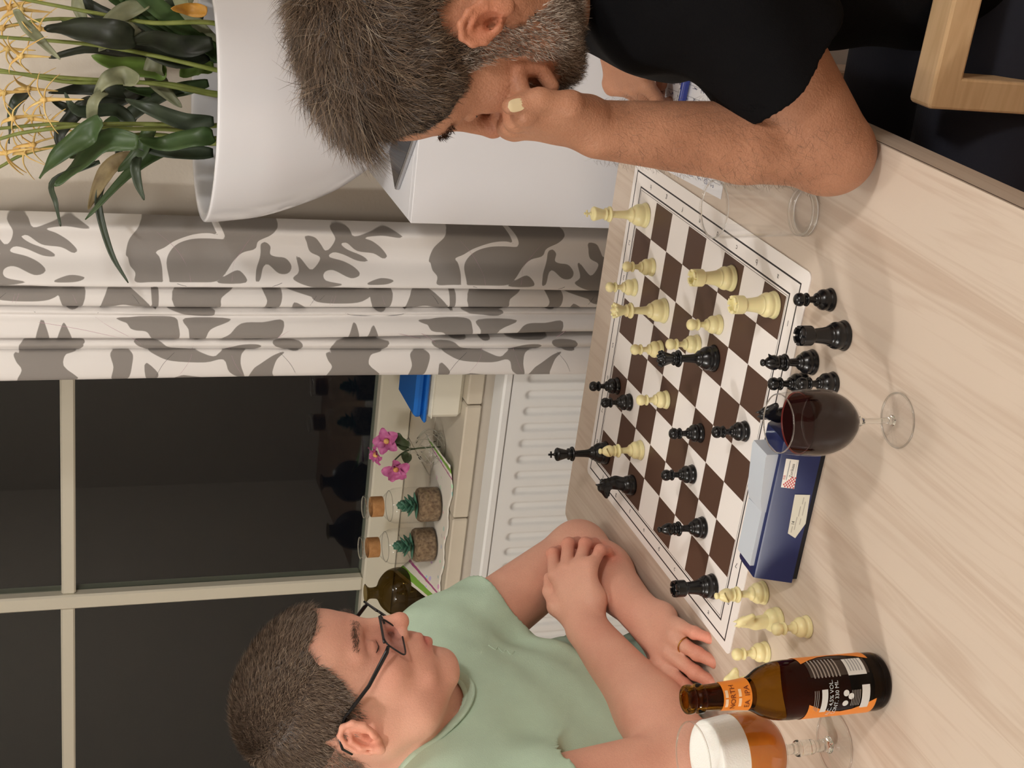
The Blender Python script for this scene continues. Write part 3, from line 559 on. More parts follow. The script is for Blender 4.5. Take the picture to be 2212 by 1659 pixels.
# ------------------------------------------------ chessmen
PR={'pawn':[(0,0),(.0125,0),(.0128,.0018),(.0124,.004),(.0113,.0055),(.0112,.0068),(.0119,.009),(.0112,.0125),(.0085,.0155),(.0073,.0165),(.0077,.0178),(.0070,.0192),(.0048,.0205),(.0038,.0235),(.0036,.0275),(.0042,.0292),(.0072,.0302),(.0076,.0315),(.0068,.0326),(.0045,.0332),(.0058,.0345),(.0073,.0375),(.0076,.0395),(.0070,.0425),(.0048,.0450),(.0001,.0462)],
'rook':[(0,0),(.0160,0),(.0163,.002),(.0157,.0048),(.0148,.0062),(.0149,.008),(.0152,.011),(.0140,.0145),(.0115,.017),(.0118,.0185),(.0105,.020),(.0090,.027),(.0080,.036),(.0079,.0395),(.0096,.0405),(.0110,.0420),(.0112,.0440),(.0112,.0535),(.0108,.0540),(.0080,.0540),(.0078,.0500),(.0001,.0495)],
'bishop':[(0,0),(.0140,0),(.0143,.002),(.0138,.0045),(.0128,.006),(.0130,.0085),(.0126,.011),(.0105,.014),(.0088,.0158),(.0089,.0172),(.0075,.0188),(.0052,.021),(.0045,.0265),(.0043,.031),(.0055,.0335),(.0095,.0350),(.0100,.0365),(.0090,.0380),(.0062,.0385),(.0060,.0400),(.0080,.0415),(.0082,.0425),(.0062,.0435),(.0072,.0455),(.0086,.0490),(.0082,.0530),(.0062,.0575),(.0040,.0605),(.0028,.0615),(.0038,.0628),(.0041,.0645),(.0033,.0660),(.0001,.0668)],
'queen':[(0,0),(.0168,0),(.0172,.0022),(.0166,.005),(.0155,.0068),(.0157,.0095),(.0150,.0135),(.0120,.0185),(.0103,.0205),(.0104,.0225),(.0085,.0245),(.0062,.028),(.0052,.038),(.0048,.0465),(.0062,.0490),(.0108,.0505),(.0112,.0520),(.0102,.0535),(.0066,.0542),(.0064,.0560),(.0088,.0572),(.0086,.0588),(.0062,.0598),(.0066,.063),(.0085,.069),(.0103,.0735),(.0104,.0755),(.0082,.0770),(.0078,.0760),(.0052,.0765),(.0040,.0788),(.0028,.0800),(.0001,.0815)],
'king':[(0,0),(.0172,0),(.0176,.0022),(.0170,.005),(.0160,.0068),(.0162,.010),(.0155,.0140),(.0125,.0190),(.0107,.0212),(.0108,.0232),(.0088,.0254),(.0064,.030),(.0054,.042),(.0050,.0515),(.0064,.0540),(.0110,.0556),(.0114,.0572),(.0104,.0588),(.0070,.0596),(.0068,.0612),(.0090,.0624),(.0088,.0640),(.0066,.0650),(.0070,.068),(.0088,.075),(.0103,.0800),(.0104,.0818),(.0090,.0835),(.0060,.0845),(.0030,.0855),(.0001,.0860)]}
def knight_field():
    F=Field(); r=.0075
    F.u(caps((0.002,0,.016),(0.0045,0,.028),.0105,.0095,1.25,(0,1,0)),.004)
    F.u(caps((0.0045,0,.028),(0.0015,0,.044),.0095,.0065,1.35,(0,1,0)),.004)
    F.u(caps((0.0015,0,.044),(-.0035,0,.0505),.0062,.0055,1.2,(0,1,0)),.003)
    F.u(caps((-.002,0,.0495),(-.0145,0,.0420),.0062,.0044,1.25,(0,1,0)),.003)
    F.u(caps((-.010,0,.0405),(-.001,0,.0400),.0034,.0058,1.2,(0,1,0)),.003)
    for s in(-1,1):
        F.u(caps((.001,s*.0028,.053),(.0022,s*.0030,.0590),.0024,.0008),.002)
        F.u(ell((-.0055,s*.0045,.0485),(.0018,.0014,.0014)),.001)
        F.sub(ell((-.0150,s*.0032,.0425),(.001,.001,.001)),.001)
    F.sub(caps((-.0165,-.006,.0395),(-.0165,.006,.0395),.0009,.0009),.001)
    for k in range(6): F.u(caps((.0095+.0012*math.sin(k),0,.024+k*.0052),(.0060,0,.0275+k*.0050),.0028,.0012),.002)
    return F
KN=[(0,0),(.0152,0),(.0156,.002),(.0150,.0048),(.0140,.0062),(.0142,.0085),(.0136,.0115),(.0115,.0150),(.0100,.0162),(.0088,.0172),(.0001,.0176)]
PROTO={}
def piece_proto(kind,m,side):
    r=thing(kind,'x','chess piece',(0,0,0))
    if kind=='knight': MB().lathe(KN,40,cap=False).build('base',m,r,True); nets(knight_field(),(-.022,-.014,.008),(.018,.014,.064),.0011,'horse_head',m,r)
    else:
        pr=PR[kind]; k=2
        MB().lathe(smooth_prof([(max(a,1e-5),b) for a,b in pr],2),40,cap=False).build('body',m,r,True)
        if kind=='rook':
            mb=MB()
            for i in range(6):
                a0=i*math.pi/3+.12; a1=a0+math.pi/3-.26
                P=[(rr*math.cos(a),rr*math.sin(a)) for rr,aa in((.0110,(a0,(a0+a1)/2,a1)),(.0079,(a1,(a0+a1)/2,a0))) for a in aa]; mb.prism(P,.0535,.0572)
            mb.build('battlement',m,r)
        if kind=='king':
            mb=MB().lathe([(.0001,.085),(.0028,.0858),(.0022,.0872),(.0016,.0880)],16); mb.box(-.0013,.0013,-.0016,.0016,.0875,.0962,.0004).box(-.0013,.0013,-.0050,.0050,.0905,.0930,.0004); mb.build('cross',m,r)
        if kind=='queen':
            mb=MB()
            for i in range(9): a=i*2*math.pi/9; mb.lathe([(.0001,0),(.0021,.0007),(.0024,.0022),(.0015,.0036),(.0001,.0042)],10,Matrix.Translation((.0092*math.cos(a),.0092*math.sin(a),.0742)))
            mb.build('coronet',m,r,True)
        if kind=='bishop':
            M=Matrix.Translation((-.0040,.0035,.0530))@Matrix.Rotation(.75,4,'Y')@Matrix.Rotation(-.7,4,'Z'); MB().box(-.0052,.0052,-.0060,.0060,-.0005,.0005,M=M).build('slit',mat('slit_'+side,(10,10,10) if side=='black' else (170,150,95),.6),r)
    return r
for side,m in(('white',CREAMP),('black',BLACKP)):
    for k in('pawn','rook','knight','bishop','queen','king'): PROTO[side,k]=[piece_proto(k,m,side),False]
def put(side,kind,x,y,z,label,group=None,rz=0):
    p=PROTO[side,kind]; o=p[0] if not p[1] else copytree(p[0]); p[1]=True
    o.location=(x,y,z); o.rotation_euler=(0,0,rz); o['label']=label; o['category']='chess piece'
    if group: o['group']=group
    elif 'group' in o: del o['group']
    return o
gW='cream chessmen on the board'; gB='black chessmen on the board'; gb='captured black chessmen on the table'; gw='captured cream chessmen on the table'
Z1=BZ+.0001
put('white','king',.415,.028,Z1,'cream plastic chess king on the corner square beside the forearm',gW,.5)
put('white','pawn',.365,.090,Z1,'cream pawn between the cream king and the cream queen, nearer the king',gW)
put('white','pawn',.412,.138,Z1,'cream pawn on the far edge file beside the cream queen',gW)
put('white','queen',.305,.134,Z1,'cream plastic chess queen with beaded crown on a white square',gW,.3)
put('white','rook',.135,.025,Z1,'cream rook on the first row, nearer the water glass',gW,.2)
put('white','rook',.023,.019,Z1,'cream rook on the corner brown square, nearer the wine glass',gW,.5)
put('white','pawn',.144,.092,Z1,'cream pawn standing just in front of the two cream rooks',gW)
put('white','pawn',.295,.189,Z1,'cream pawn directly behind the head of the black queen, farther one',gW)
put('white','pawn',.192,.139,Z1,'cream pawn right next to the black queen, nearer one',gW)
put('white','pawn',.250,.247,Z1,'lone cream pawn in mid board beside two black pawns',gW)
put('white','bishop',.302,.352,Z1,'cream bishop standing in front of the black king',gW,1.0)
put('black','queen',.141,.138,Z1,'black plastic chess queen among cream pawns in mid board',gB)
put('black','pawn',.415,.299,Z1,'black pawn on the far edge file, one of a close pair',gB)
put('black','pawn',.364,.303,Z1,'black pawn beside the lone cream pawn, nearer of a close pair',gB)
put('black','king',.417,.414,Z1,'black plastic chess king on the far corner behind the cream bishop',gB,.4)
put('black','knight',.308,.413,Z1,'black knight on the board beside the black king',gB,math.radians(-70))
put('black','pawn',.138,.245,Z1,'black pawn on a brown square in mid board above the wine glass rim',gB)
put('black','pawn',.029,.190,Z1,'black pawn on the near edge file next to the wine glass',gB)
put('black','pawn',.138,.307,Z1,'black pawn on a white square between clock and black knight',gB)
put('black','bishop',.084,.359,Z1,'black bishop on the board between clock and folded forearm',gB,1.0)
put('black','rook',.030,.417,Z1,'black rook on the board corner by the cream bishop',gB,.3)
put('black','pawn',-.088,-.029,TZ,'captured black pawn standing alone at the board corner',gb)
put('black','rook',-.128,-.002,TZ,'captured black rook on the bare table beside the board',gb,.3)
put('black','bishop',-.080,.050,TZ,'captured black bishop touching the board edge on the table',gb,2.0)
put('black','pawn',-.129,.055,TZ,'captured black pawn nearest to the red wine bowl',gb)
put('black','pawn',-.072,.080,TZ,'captured black pawn half hidden behind bishop and another pawn',gb)
put('black','knight',-.082,.1125,TZ,'captured black knight seen through the wine glass rim',gb,math.radians(60))
put('white','bishop',-.085,.355,TZ,'captured cream bishop at the end of the blue clock',gw,1.0)
put('white','knight',-.128,.366,TZ,'captured cream knight on the table behind a cream pawn',gw,math.radians(60))
put('white','pawn',-.187,.337,TZ,'captured cream pawn farthest from the board edge',gw)
put('white','pawn',-.118,.419,TZ,'captured cream pawn at the board tip near the bottle neck',gw)
put('white','knight',-.128,.452,TZ,'captured cream knight half hidden behind the beer bottle',gw,math.radians(100))
# ------------------------------------------------ chess clock
BLU=mat('clock_blue',(17,30,80),.32,spec=.5); GRY=mat('clock_grey',(196,204,214),.4); DRK=mat('clock_base',(22,24,34),.5)
ck=thing('chess_clock','dark blue wedge-shaped chess clock with grey rocker beside the board','clock',(-.10,.215,TZ)); cko=(-.10,.215,TZ)
def prismY(poly,y0,y1,bow=0,n=10):
    "extrude an (x,z) outline along y; the ends bulge outwards by bow towards the middle of the depth"
    xs=[p[0] for p in poly]; x0,x1=min(xs),max(xs); mb=MB(); k=len(poly); v=[]
    for s,yy in((-1,y0),(1,y1)):
        for x,z in poly:
            t=(x-x0)/(x1-x0); v.append((x,yy+s*bow*(1-(2*t-.9)**2*.8),z))
    mb.add(v,[tuple(range(k)),tuple(range(2*k-1,k-1,-1))]+[((i+1)%k,i,k+i,k+(i+1)%k) for i in range(k)]); return mb
body=[(-.1475,.757),(-.1455,.7605),(-.1275,.7935),(-.1262,.7950),(-.1240,.7956),(-.110,.7935),(-.095,.7925),(-.083,.7915),(-.078,.790),(-.050,.762),(-.0465,.757)]
L_(prismY(body,.132,.300,.006),cko).build('case',BLU,ck,ang=25)
L_(prismY([(-.1455,.750),(-.1455,.757),(-.0485,.757),(-.0485,.750)],.136,.296,.006),cko).build('base',DRK,ck)
L_(prismY([(-.1205,.794),(-.1200,.8000),(-.0840,.7985),(-.0830,.791)],.222,.290,.006),cko).build('rocker_half',GRY,ck,ang=30)
mb=MB(); v=[]
for y,dz in((.146,.0155),(.150,.0165),(.205,.0110),(.2205,.0065)): v+=[(-.1215,y,.794),(-.1210,y,.794+dz),(-.0830,y,.7915+dz),(-.0820,y,.7905)]
f=[(0,1,2,3),(15,14,13,12)]
for i in range(3):
    for k in range(4): a=i*4+k;b=i*4+(k+1)%4; f.append((b,a,a+4,b+4))
mb.add(v,f); L_(mb,cko).build('rocker_half',GRY,ck,ang=20)
ub=np.array([.021,0,.038]); ub/=np.linalg.norm(ub); nb_=np.array([-ub[2],0,ub[0]])
PB=np.array([-.1472,0,.7572])
LMx=frame(tuple(PB+nb_*.0006-np.array(cko)),(0,-1,0),tuple(ub),tuple(nb_))   # local x = -y world, y = up the slope
STK=mat('sticker_white',(226,222,214),.5); STR=mat('sticker_red',(190,70,76),.5); STY=mat('sticker_aged',(204,200,184),.6)
pb=[(-y,v_) for y,v_ in((.1468,.0368),(.1457,.0226),(.1818,.0208),(.1830,.0356))]
l1=MB().prism(pb,0,.0003,LMx).build('sticker',STK,ck); l1['label']='small white sticker with red chequered corner'
for i in range(7):
    for j in range(9):
        yy_=.1820-i*.0021; vv=.0212+j*.0016
        if (i+j)%2==0 and j<8-.9*i+(1 if j<3 else 0): MB().prism([(-yy_,vv),(-yy_+.0021,vv),(-yy_+.0021,vv+.0016),(-yy_,vv+.0016)],.0003,.0004,LMx).build('red_check',STR,l1)
def T2(s,y,v_,size,m,par,ang=0): 
    return text('print',s,size,LMx@Matrix.Translation((-y,v_,.0005))@Matrix.Rotation(ang,4,'Z'),m,par)
T2('RSB',.1700,.0342,.0034,STR,l1); T2('Zorikaas',.1600,.0275,.0050,INK,l1); MB().box(-.1725,-.1480,.0312,.0322,.0003,.0004,M=LMx).build('line',mat('print_grey',(150,150,152),.6),l1)
MB().box(-.1700,-.1480,.0238,.0240,.0003,.0004,M=LMx).build('line',INK,l1)
l2=MB().prism([(-y,v_) for y,v_ in((.1888,.0186),(.1856,.0019),(.2221,-.0005),(.2432,.0073),(.2390,.0167))],0,.0003,LMx).build('sticker',STY,ck); l2['label']='aged cream label cut to a point with the number 14'
T2('14',.2245,.0135,.0050,INK,l2); 
for a_,b_,v0 in((-.2330,-.2160,.0100),(-.2150,-.2020,.0088),(-.1990,-.1900,.0075),(-.2250,-.2170,.0055),(-.2130,-.1950,.0048),(-.2370,-.2290,.0128)): MB().box(a_,b_,v0,v0+.0011,.0003,.0004,M=LMx).build('line',mat('print_grey2',(168,162,150),.6),l2)
# ------------------------------------------------ wine glass
WR=mat('red_wine',(26,8,8),.04,spec=.25); WT=mat('red_wine_surface',(30,6,6),.04,spec=.6); WE=mat('red_wine_lit_edge',(84,14,12),.04,spec=.6)
wg=thing('wine_glass','stemmed glass of dark red wine standing on the bare table','glass',(-.2543,.0413,TZ))
go=[(.0001,.0035),(.0040,.0042),(.015,.0022),(.0275,.0006),(.0285,.0009),(.0285,.0014),(.016,.0034),(.0060,.0065),(.0036,.012),(.0032,.025),(.0034,.040),(.0060,.0475),(.0150,.0540),(.0255,.0650),(.0322,.0800),(.0342,.0950),(.0335,.1130),(.0312,.1290),(.0298,.1400),(.0292,.1402)]
MB().lathe(smooth_prof(go,4),64,cap=False).build('glass_body',CLEAR,wg,True)
MB().lathe(smooth_prof([(.0001,.0495),(.0120,.0535),(.0248,.0660),(.0313,.0805),(.0332,.0950),(.0325,.1130),(.0316,.1180)],5),64,cap=False).build('wine',WR,wg,True)
MB().lathe([(.0001,.1178),(.025,.1178),(.0302,.11785)],64,cap=False).build('wine_surface',WT,wg,True)
MB().lathe([(.0302,.11785),(.0309,.1182),(.0317,.1188)],64,cap=False).build('wine_meniscus',WE,wg,True)  # meniscus ring coloured redder to imitate light passing through the thin wine
def gring(z,r,t,par,name='rim'): MB().tube([(r*math.cos(a),r*math.sin(a),z) for a in np.linspace(0,2*math.pi,65)],t,8,cap=False).build(name,SOLID,par,True)
gring(.1400,.0295,.0007,wg); gring(.0012,.0284,.0008,wg,'foot_edge'); MB().lathe(smooth_prof([(.0001,.0040),(.0058,.0068),(.0034,.012),(.0030,.025),(.0032,.040),(.0052,.0468),(.0001,.0485)],4),24,cap=False).build('stem',SOLID,wg,True)
# ------------------------------------------------ water tumbler
tg=thing('water_glass','empty clear tumbler standing behind the elbow beside the board','glass',(-.004,-.105,TZ))
tgp=[(.0001,.0),(.0255,.0),(.0275,.002),(.0285,.02),(.0310,.07),(.0330,.118),(.0324,.1195),(.0318,.118),(.0298,.07),(.0272,.02),(.0258,.009),(.0200,.0075),(.0001,.007)]
MB().lathe(smooth_prof(tgp,4),72,cap=False,wob=lambda a,z:1+.012*math.cos(a*5)*min(1,max(0,(.095-z)/.03))).build('glass_body',CLEAR,tg,True)
gring(.1190,.0322,.0008,tg); gring(.0042,.0262,.0022,tg,'thick_base'); gring(.0095,.0268,.0010,tg,'base_ridge')
# ------------------------------------------------ beer bottle
bg=bpy.data.materials.new('brown_glass'); bg.use_nodes=True; N,L=nodes(bg); p=N['Principled BSDF']; p.inputs['Base Color'].default_value=lin((128,88,24)); p.inputs['Transmission Weight'].default_value=1; p.inputs['Roughness'].default_value=.02; p.inputs['IOR'].default_value=1.2
bx,by=-.3265,.3130
bt=thing('beer_bottle','brown glass beer bottle with orange labels on the table','bottle',(bx,by,TZ))
bp_=[(.0001,.004),(.020,.003),(.026,.0),(.0290,.002),(.0305,.007),(.0307,.020),(.0307,.100),(.0305,.115),(.0290,.128),(.0250,.140),(.0195,.1495),(.0160,.158),(.0147,.170),(.0138,.190),(.0132,.203),(.0131,.2065),(.0150,.2075),(.0152,.2125),(.0140,.2145),(.0131,.2160),(.0140,.2175),(.0148,.2195),(.0147,.2235),(.0135,.2255),(.0108,.2258),(.0095,.2240),(.0092,.2050),(.0110,.17),(.0150,.152)]
MB().lathe(smooth_prof(bp_,3),64,cap=False).build('glass_body',bg,bt,True)
MB().lathe([(.0001,.007),(.0265,.008),(.0288,.014),(.0290,.022)],48,cap=False).build('beer_rest',mat('dregs',(30,16,8),.3),bt,True)
ORG=mat('label_orange',(232,136,44),.45); LBK=mat('label_dark',(52,38,30),.35); LWH=mat('label_white',(214,212,208),.5); LDK=mat('label_brown_ink',(110,44,14),.5)
def brad(z):
    pts=bp_[:17]
    for (r0,z0),(r1,z1) in zip(pts[3:],pts[4:]):
        if z0<=z<=z1 and z1>z0: return r0+(r1-r0)*(z-z0)/(z1-z0)
    return .0307
CA=math.atan2(CAMPOS.y-by,CAMPOS.x-bx)
def patch(name,a0,a1,z0,z1,m,par,off=.0005,n=None,wave=None):
    n=n or max(2,int(abs(a1-a0)/.12)); mb=MB(); nz=6 if z1-z0>.02 else 1; v=[]
    for i in range(n+1):
        for j in range(nz+1):
            z=z0+(z1-z0)*j/nz; aa0,aa1=a0,a1
            if wave: aa0,aa1=wave(z,a0,a1)
            a=CA+aa0+(aa1-aa0)*i/n; r=brad(z)+off; v.append((r*math.cos(a),r*math.sin(a),z))
    f=[(i*(nz+1)+j,(i+1)*(nz+1)+j,(i+1)*(nz+1)+j+1,i*(nz+1)+j+1) for i in range(n) for j in range(nz)]
    return mb.add(v,f).build(name,m,par,True)
def ctext(s,size,a,z,m,par,off=.0009,name='print'):
    o=text(name,s,size,Matrix.Identity(4),m,par); me=o.data
    for v in me.vertices:
        x,y=v.co.x,v.co.y; r=brad(z+y)+off; t=CA+a+x/r; v.co=(r*math.cos(t),r*math.sin(t),z+y)
    return o
# angle grows to the viewer's right; the orange sheet wraps the far side of the bottle
lb=patch('label',1.12,5.45,.020,.100,ORG,bt,wave=lambda z,a,b:(a+.30*math.cos((z-.06)*52)**1-.1,b-.30*math.cos((z-.06)*52)+.1))
bk=patch('back_label',.30,.92,.026,.096,LBK,bt,.0004); 
for k in range(8): patch('print_line',.26,1.0,.0905-.0042*k,.0922-.0042*k,mat('label_grey_print',(150,140,132),.5),bt,.0008)
patch('barcode',.26,.92,.030,.052,LWH,bt,.0008); 
for k in range(5): patch('barcode_line',.40,.90,.0335+.0034*k,.0348+.0034*k,mat('label_grey_ink',(150,150,150),.5),bt,.0010)
patch('print_block',-.95,-.12,.0790,.0860,LWH,bt,.0008)
for k in range(3): patch('print_line',-.90+.05*k,-.14,.0895+.0022*k,.0902+.0022*k,mat('label_grey_print',(150,140,132),.5),bt,.0008)
ctext('ALC. 4,5% VOL.',.0064,-.50,.0745,LWH,bt); ctext('CONT. 330 ML',.0062,-.50,.0682,LWH,bt)
def disc(a,z,r):
    mb=MB(); P=[(r*math.cos(k*math.pi/9),r*math.sin(k*math.pi/9)) for k in range(18)]; R0=brad(z)+.0008
    return mb.add([((R0)*math.cos(CA+a+x/R0),(R0)*math.sin(CA+a+x/R0),z+y) for x,y in P],[tuple(range(18))]).build('round_mark',LWH,bt)
disc(-.30,.0575,.0034); disc(-.55,.0605,.0001); disc(-.42,.0515,.0034); disc(-.66,.0575,.0034)
for k in range(6): patch('print_line',-.78,-.22,.0405+.0019*k,.0412+.0019*k,mat('label_grey_print',(150,140,132),.5),bt,.0008)
patch('print_block',-.92,-.08,.0290,.0385,LWH,bt,.0008)
nl=patch('neck_label',-1.6,1.6,.1580,.1890,ORG,bt,.0005,24)
ctext('NORTH',.0078,-.15,.1785,LDK,nl,.0011); ctext('EA  IPA',.0078,-.20,.1630,LDK,nl,.0011)
for z in(.1856,.1710): 
    for a0,a1 in((-.85,-.25),(-.15,.35)): patch('print_block',a0,a1,z-.0016,z+.0016,mat('label_pale',(240,206,170),.5),nl,.0009)
# ------------------------------------------------ beer goblet
bgx,bgy=-.287,.4265
gb_=thing('beer_goblet','stemmed beer goblet with amber beer and white foam beside the bottle','glass',(bgx,bgy,TZ))
gp=[(.0001,.003),(.010,.0025),(.0330,.0006),(.0355,.0010),(.0355,.0018),(.020,.0042),(.0100,.0075),(.0075,.013),(.0070,.028),(.0085,.0300),(.0088,.0440),(.0098,.0470),(.0088,.0500),(.0060,.0530),(.0060,.0660),(.0120,.0720),(.0280,.0760),(.0400,.0860),(.0462,.1010),(.0475,.1180),(.0450,.1400),(.0425,.1600),(.0415,.1760),(.0405,.1765)]
MB().lathe(smooth_prof(gp,4),72,cap=False).build('glass_body',CLEAR,gb_,True)
gring(.1764,.0409,.0008,gb_); gring(.0014,.0352,.0009,gb_,'foot_edge'); MB().lathe(smooth_prof([(.0001,.0045),(.0095,.0078),(.0072,.013),(.0067,.028),(.0082,.0300),(.0085,.0440),(.0095,.0470),(.0085,.0500),(.0057,.0530),(.0057,.0660),(.0001,.0715)],4),32,cap=False).build('stem',SOLID,gb_,True)
BEER=mat('amber_beer',(200,122,42),.06,spec=.5,sss=.4,rgb2=(186,108,34),scale=20); FOAM=mat('beer_foam',(244,243,238),.7,bump=.3,bscale=500,sss=.1)
MB().lathe(smooth_prof([(.0001,.0725),(.0270,.0775),(.0385,.0868),(.0447,.1015),(.0461,.1180),(.0452,.1290),(.0448,.1300)],4),72,cap=False).build('beer',BEER,gb_,True)
MB().lathe(smooth_prof([(.0449,.1285),(.0438,.1400),(.0420,.1530),(.0414,.1590),(.0380,.1608),(.0200,.1600),(.0001,.1597)],4),72,cap=False).build('foam',FOAM,gb_,True)
# ------------------------------------------------ paper, pen, card
PAP=mat('paper',(232,232,236),.7); PBL=mat('ink_blue',(70,80,130),.6)
ps=thing('score_sheet','white chess score sheet with blue handwriting under the forearm','paper',(.312,-.128,TZ),math.radians(3))
MB().box(-.105,.105,-.075,.075,.0002,.0006).build('sheet',PAP,ps)
for k in range(9): MB().box(-.098,.098,-.066+.0155*k,-.0654+.0155*k,.0006,.0007).build('ruled_line',mat('rule_grey',(150,150,160),.6),ps)
rr=random.Random(3); mb=MB()
for k in range(9):
    for j in range(8):
        x=-.09+.0235*j; y=-.062+.0155*k
        pts=[(x+rr.uniform(0,.012)+.0015*i,y+rr.uniform(-.003,.004),.0008) for i in range(6)]; mb.tube(pts,.0003,4)
h=mb.build('handwriting',PBL,ps); h['kind']='stuff'
PENB=mat('pen_blue',(38,56,140),.25,spec=.6)
pn=thing('ballpoint_pen','blue ballpoint pen lying on the score sheet','pen',(.350,-.150,TZ+.0072),math.radians(84))
MP=Matrix.Rotation(math.radians(-90),4,'Y')
MB().lathe([(.0001,-.07),(.0050,-.068),(.0055,-.06),(.0058,.04),(.0050,.052)],16,MP,).build('barrel',PENB,pn,True); MB().lathe([(.005,.052),(.0022,.064),(.0005,.069)],12,MP).build('tip',ANO,pn,True); MB().box(-.02,.06,-.0012,.0012,.0055,.0072,.0004).build('clip',ANO,pn)
cdp=thing('paper_card','small white card with black marks at the near left table area','card',(-.408,.405,TZ),math.radians(40))
MB().box(-.044,.044,-.030,.030,.0002,.0010).build('card_sheet',PAP,cdp)
for x,y in((.036,-.002),(.030,-.012),(.022,.004)): MB().box(x,x+.004,y,y+.003,.001,.0011).build('mark',INK,cdp)
# ------------------------------------------------ things on the sill
SZ=.7955
cb=thing('storage_box','white plastic storage box with blue lid on the windowsill','container',(1.075,.575,SZ))
MB().box(-.068,.068,-.055,.055,0,.072,.008).build('box',mat('box_white',(226,222,206),.4),cb); MB().box(-.069,.069,-.056,.056,.060,.0635,.002).build('rim',mat('box_white',(226,222,206),.4),cb)
BL=mat('lid_blue',(28,104,190),.25,spec=.5)
mb=MB(); mb.box(-.074,.074,-.062,.062,.0725,.0800,.003); mb.box(-.066,.066,-.054,.054,.0795,.098,.006); mb.build('lid',BL,cb)
cl=[(1.012,.742,.0),(1.030,.72,.0),(1.012,1.035,.0)]
# cloth runner: flat under the bottles, near corner hanging back over the sill, end lifted
n1=36;n2=14; mb=MB(); v=[]
for i in range(n1+1):
    y=.735+.335*i/n1
    for j in range(n2+1):
        t=j/n2; x=1.006+.006*math.sin(i*.7)+.15*t
        z=SZ+.0012+.0012*math.sin(i*1.3+j)**2
        if y>1.0: k=(y-1.0)/.07; z+=.062*k**1.3*t; 
        if y<.79: k=(.79-y)/.055; z+=.012*k*t+.01*k*k
        v.append((x,y,z))
mb.add(v,[(i*(n2+1)+j,(i+1)*(n2+1)+j,(i+1)*(n2+1)+j+1,i*(n2+1)+j+1) for i in range(n1) for j in range(n2)])
ct=mb.build('table_runner',None,None,True)
km=bpy.data.materials.new('printed_cloth'); km.use_nodes=True; N,L=nodes(km); p=N['Principled BSDF']; p.inputs['Roughness'].default_value=.8
tc=N.new('ShaderNodeTexCoord'); sx=N.new('ShaderNodeSeparateXYZ'); L.new(tc.outputs['Object'],sx.inputs[0])
def band(src,lo,hi):
    a=N.new('ShaderNodeMath');a.operation='GREATER_THAN';a.inputs[1].default_value=lo;L.new(src,a.inputs[0]);b=N.new('ShaderNodeMath');b.operation='LESS_THAN';b.inputs[1].default_value=hi;L.new(src,b.inputs[0])
    c_=N.new('ShaderNodeMath');c_.operation='MULTIPLY';L.new(a.outputs[0],c_.inputs[0]);L.new(b.outputs[0],c_.inputs[1]);return c_.outputs[0]
nz=N.new('ShaderNodeTexVoronoi'); nz.inputs['Scale'].default_value=42; L.new(tc.outputs['Object'],nz.inputs[0])
dot=N.new('ShaderNodeMath');dot.operation='LESS_THAN';dot.inputs[1].default_value=.22;L.new(nz.outputs['Distance'],dot.inputs[0])
c=mixc(dot.outputs[0],lin((226,220,208)),nz.outputs['Color'])
c=mixc(.45,c,lin((226,220,208)))
for lo,hi,col in((1.052,1.064,(122,168,62)),(.745,.757,(122,168,62)),(1.038,1.042,(170,84,134)),(.766,.770,(170,84,134))): c=mixc(band(sx.outputs[1],lo,hi),c,lin(col))
L.new(c,p.inputs['Base Color']); ct.data.materials.clear(); ct.data.materials.append(km); s_=ct.modifiers.new('t','SOLIDIFY'); s_.thickness=.0008
tag(ct,'white printed cloth runner with green and pink stripes under the bottles','cloth')
CORK=mat('cord_tan',(184,136,86),.8,bump=.5,bscale=400,rgb2=(160,112,66),scale=80); GRAV=mat('gravel',(150,128,100),.9,rgb2=(92,72,54),scale=160,bump=.6,bscale=300); SUC=mat('succulent_green',(78,128,104),.5,rgb2=(44,92,74),scale=40)
def terrarium(x,y,label,seed,z=SZ+.0026):
    t=thing('terrarium_bottle',label,'bottle',(x,y,z),0,'succulent bottles on the windowsill')
    pr=[(.0001,.001),(.030,.0),(.036,.004),(.0375,.012),(.0375,.085),(.0345,.101),(.026,.113),(.0205,.119),(.0205,.150),(.0240,.152),(.0245,.157),(.0235,.160),(.0215,.160)]
    MB().lathe(smooth_prof(pr,3),48,cap=False).build('glass_body',CLEAR,t,True)
    MB().lathe([(.0211,.121),(.0213,.122),(.0213,.144),(.0211,.145)],40,cap=False).build('cord_band',CORK,t,True)
    MB().lathe([(.0001,.003),(.0350,.003),(.0362,.01),(.0362,.040),(.034,.044),(.018,.046),(.0001,.043)],40,cap=False).build('gravel',GRAV,t,True)
    gring(.1590,.0228,.0015,t,'lip'); gring(.0030,.0345,.0016,t,'base_edge'); gring(.106,.0318,.0006,t,'shoulder')
    r=random.Random(seed)
    for k in range(22):
        a=k*2.4; e=.15+.055*k; l=.032*(1-.022*k); b=Vector((0,0,.044+.0014*k)); d=Vector((math.cos(a)*math.cos(e),math.sin(a)*math.cos(e),math.sin(e)))
        pts=[tuple(b),tuple(b+d*l*.5+Vector((0,0,.001))),tuple(b+d*l)]; mb=MB().tube([tuple(p) for p in catmull(pts,False,4)],[.003,.005,.0068,.008,.0084,.0076,.0055,.003,.0006],6,flat=.35,flatdir=(0,0,1)); mb.build('succulent_leaf',SUC,t,True)
    return t
terrarium(1.083,.865,'clear corded bottle with succulent, nearer to the pink flowers',1); terrarium(1.083,.962,'clear corded bottle with succulent, next to the smoky round vase',2)
sv=thing('smoky_vase','smoky brown round glass vase with narrow lipped neck','vase',(1.13,1.105,SZ))
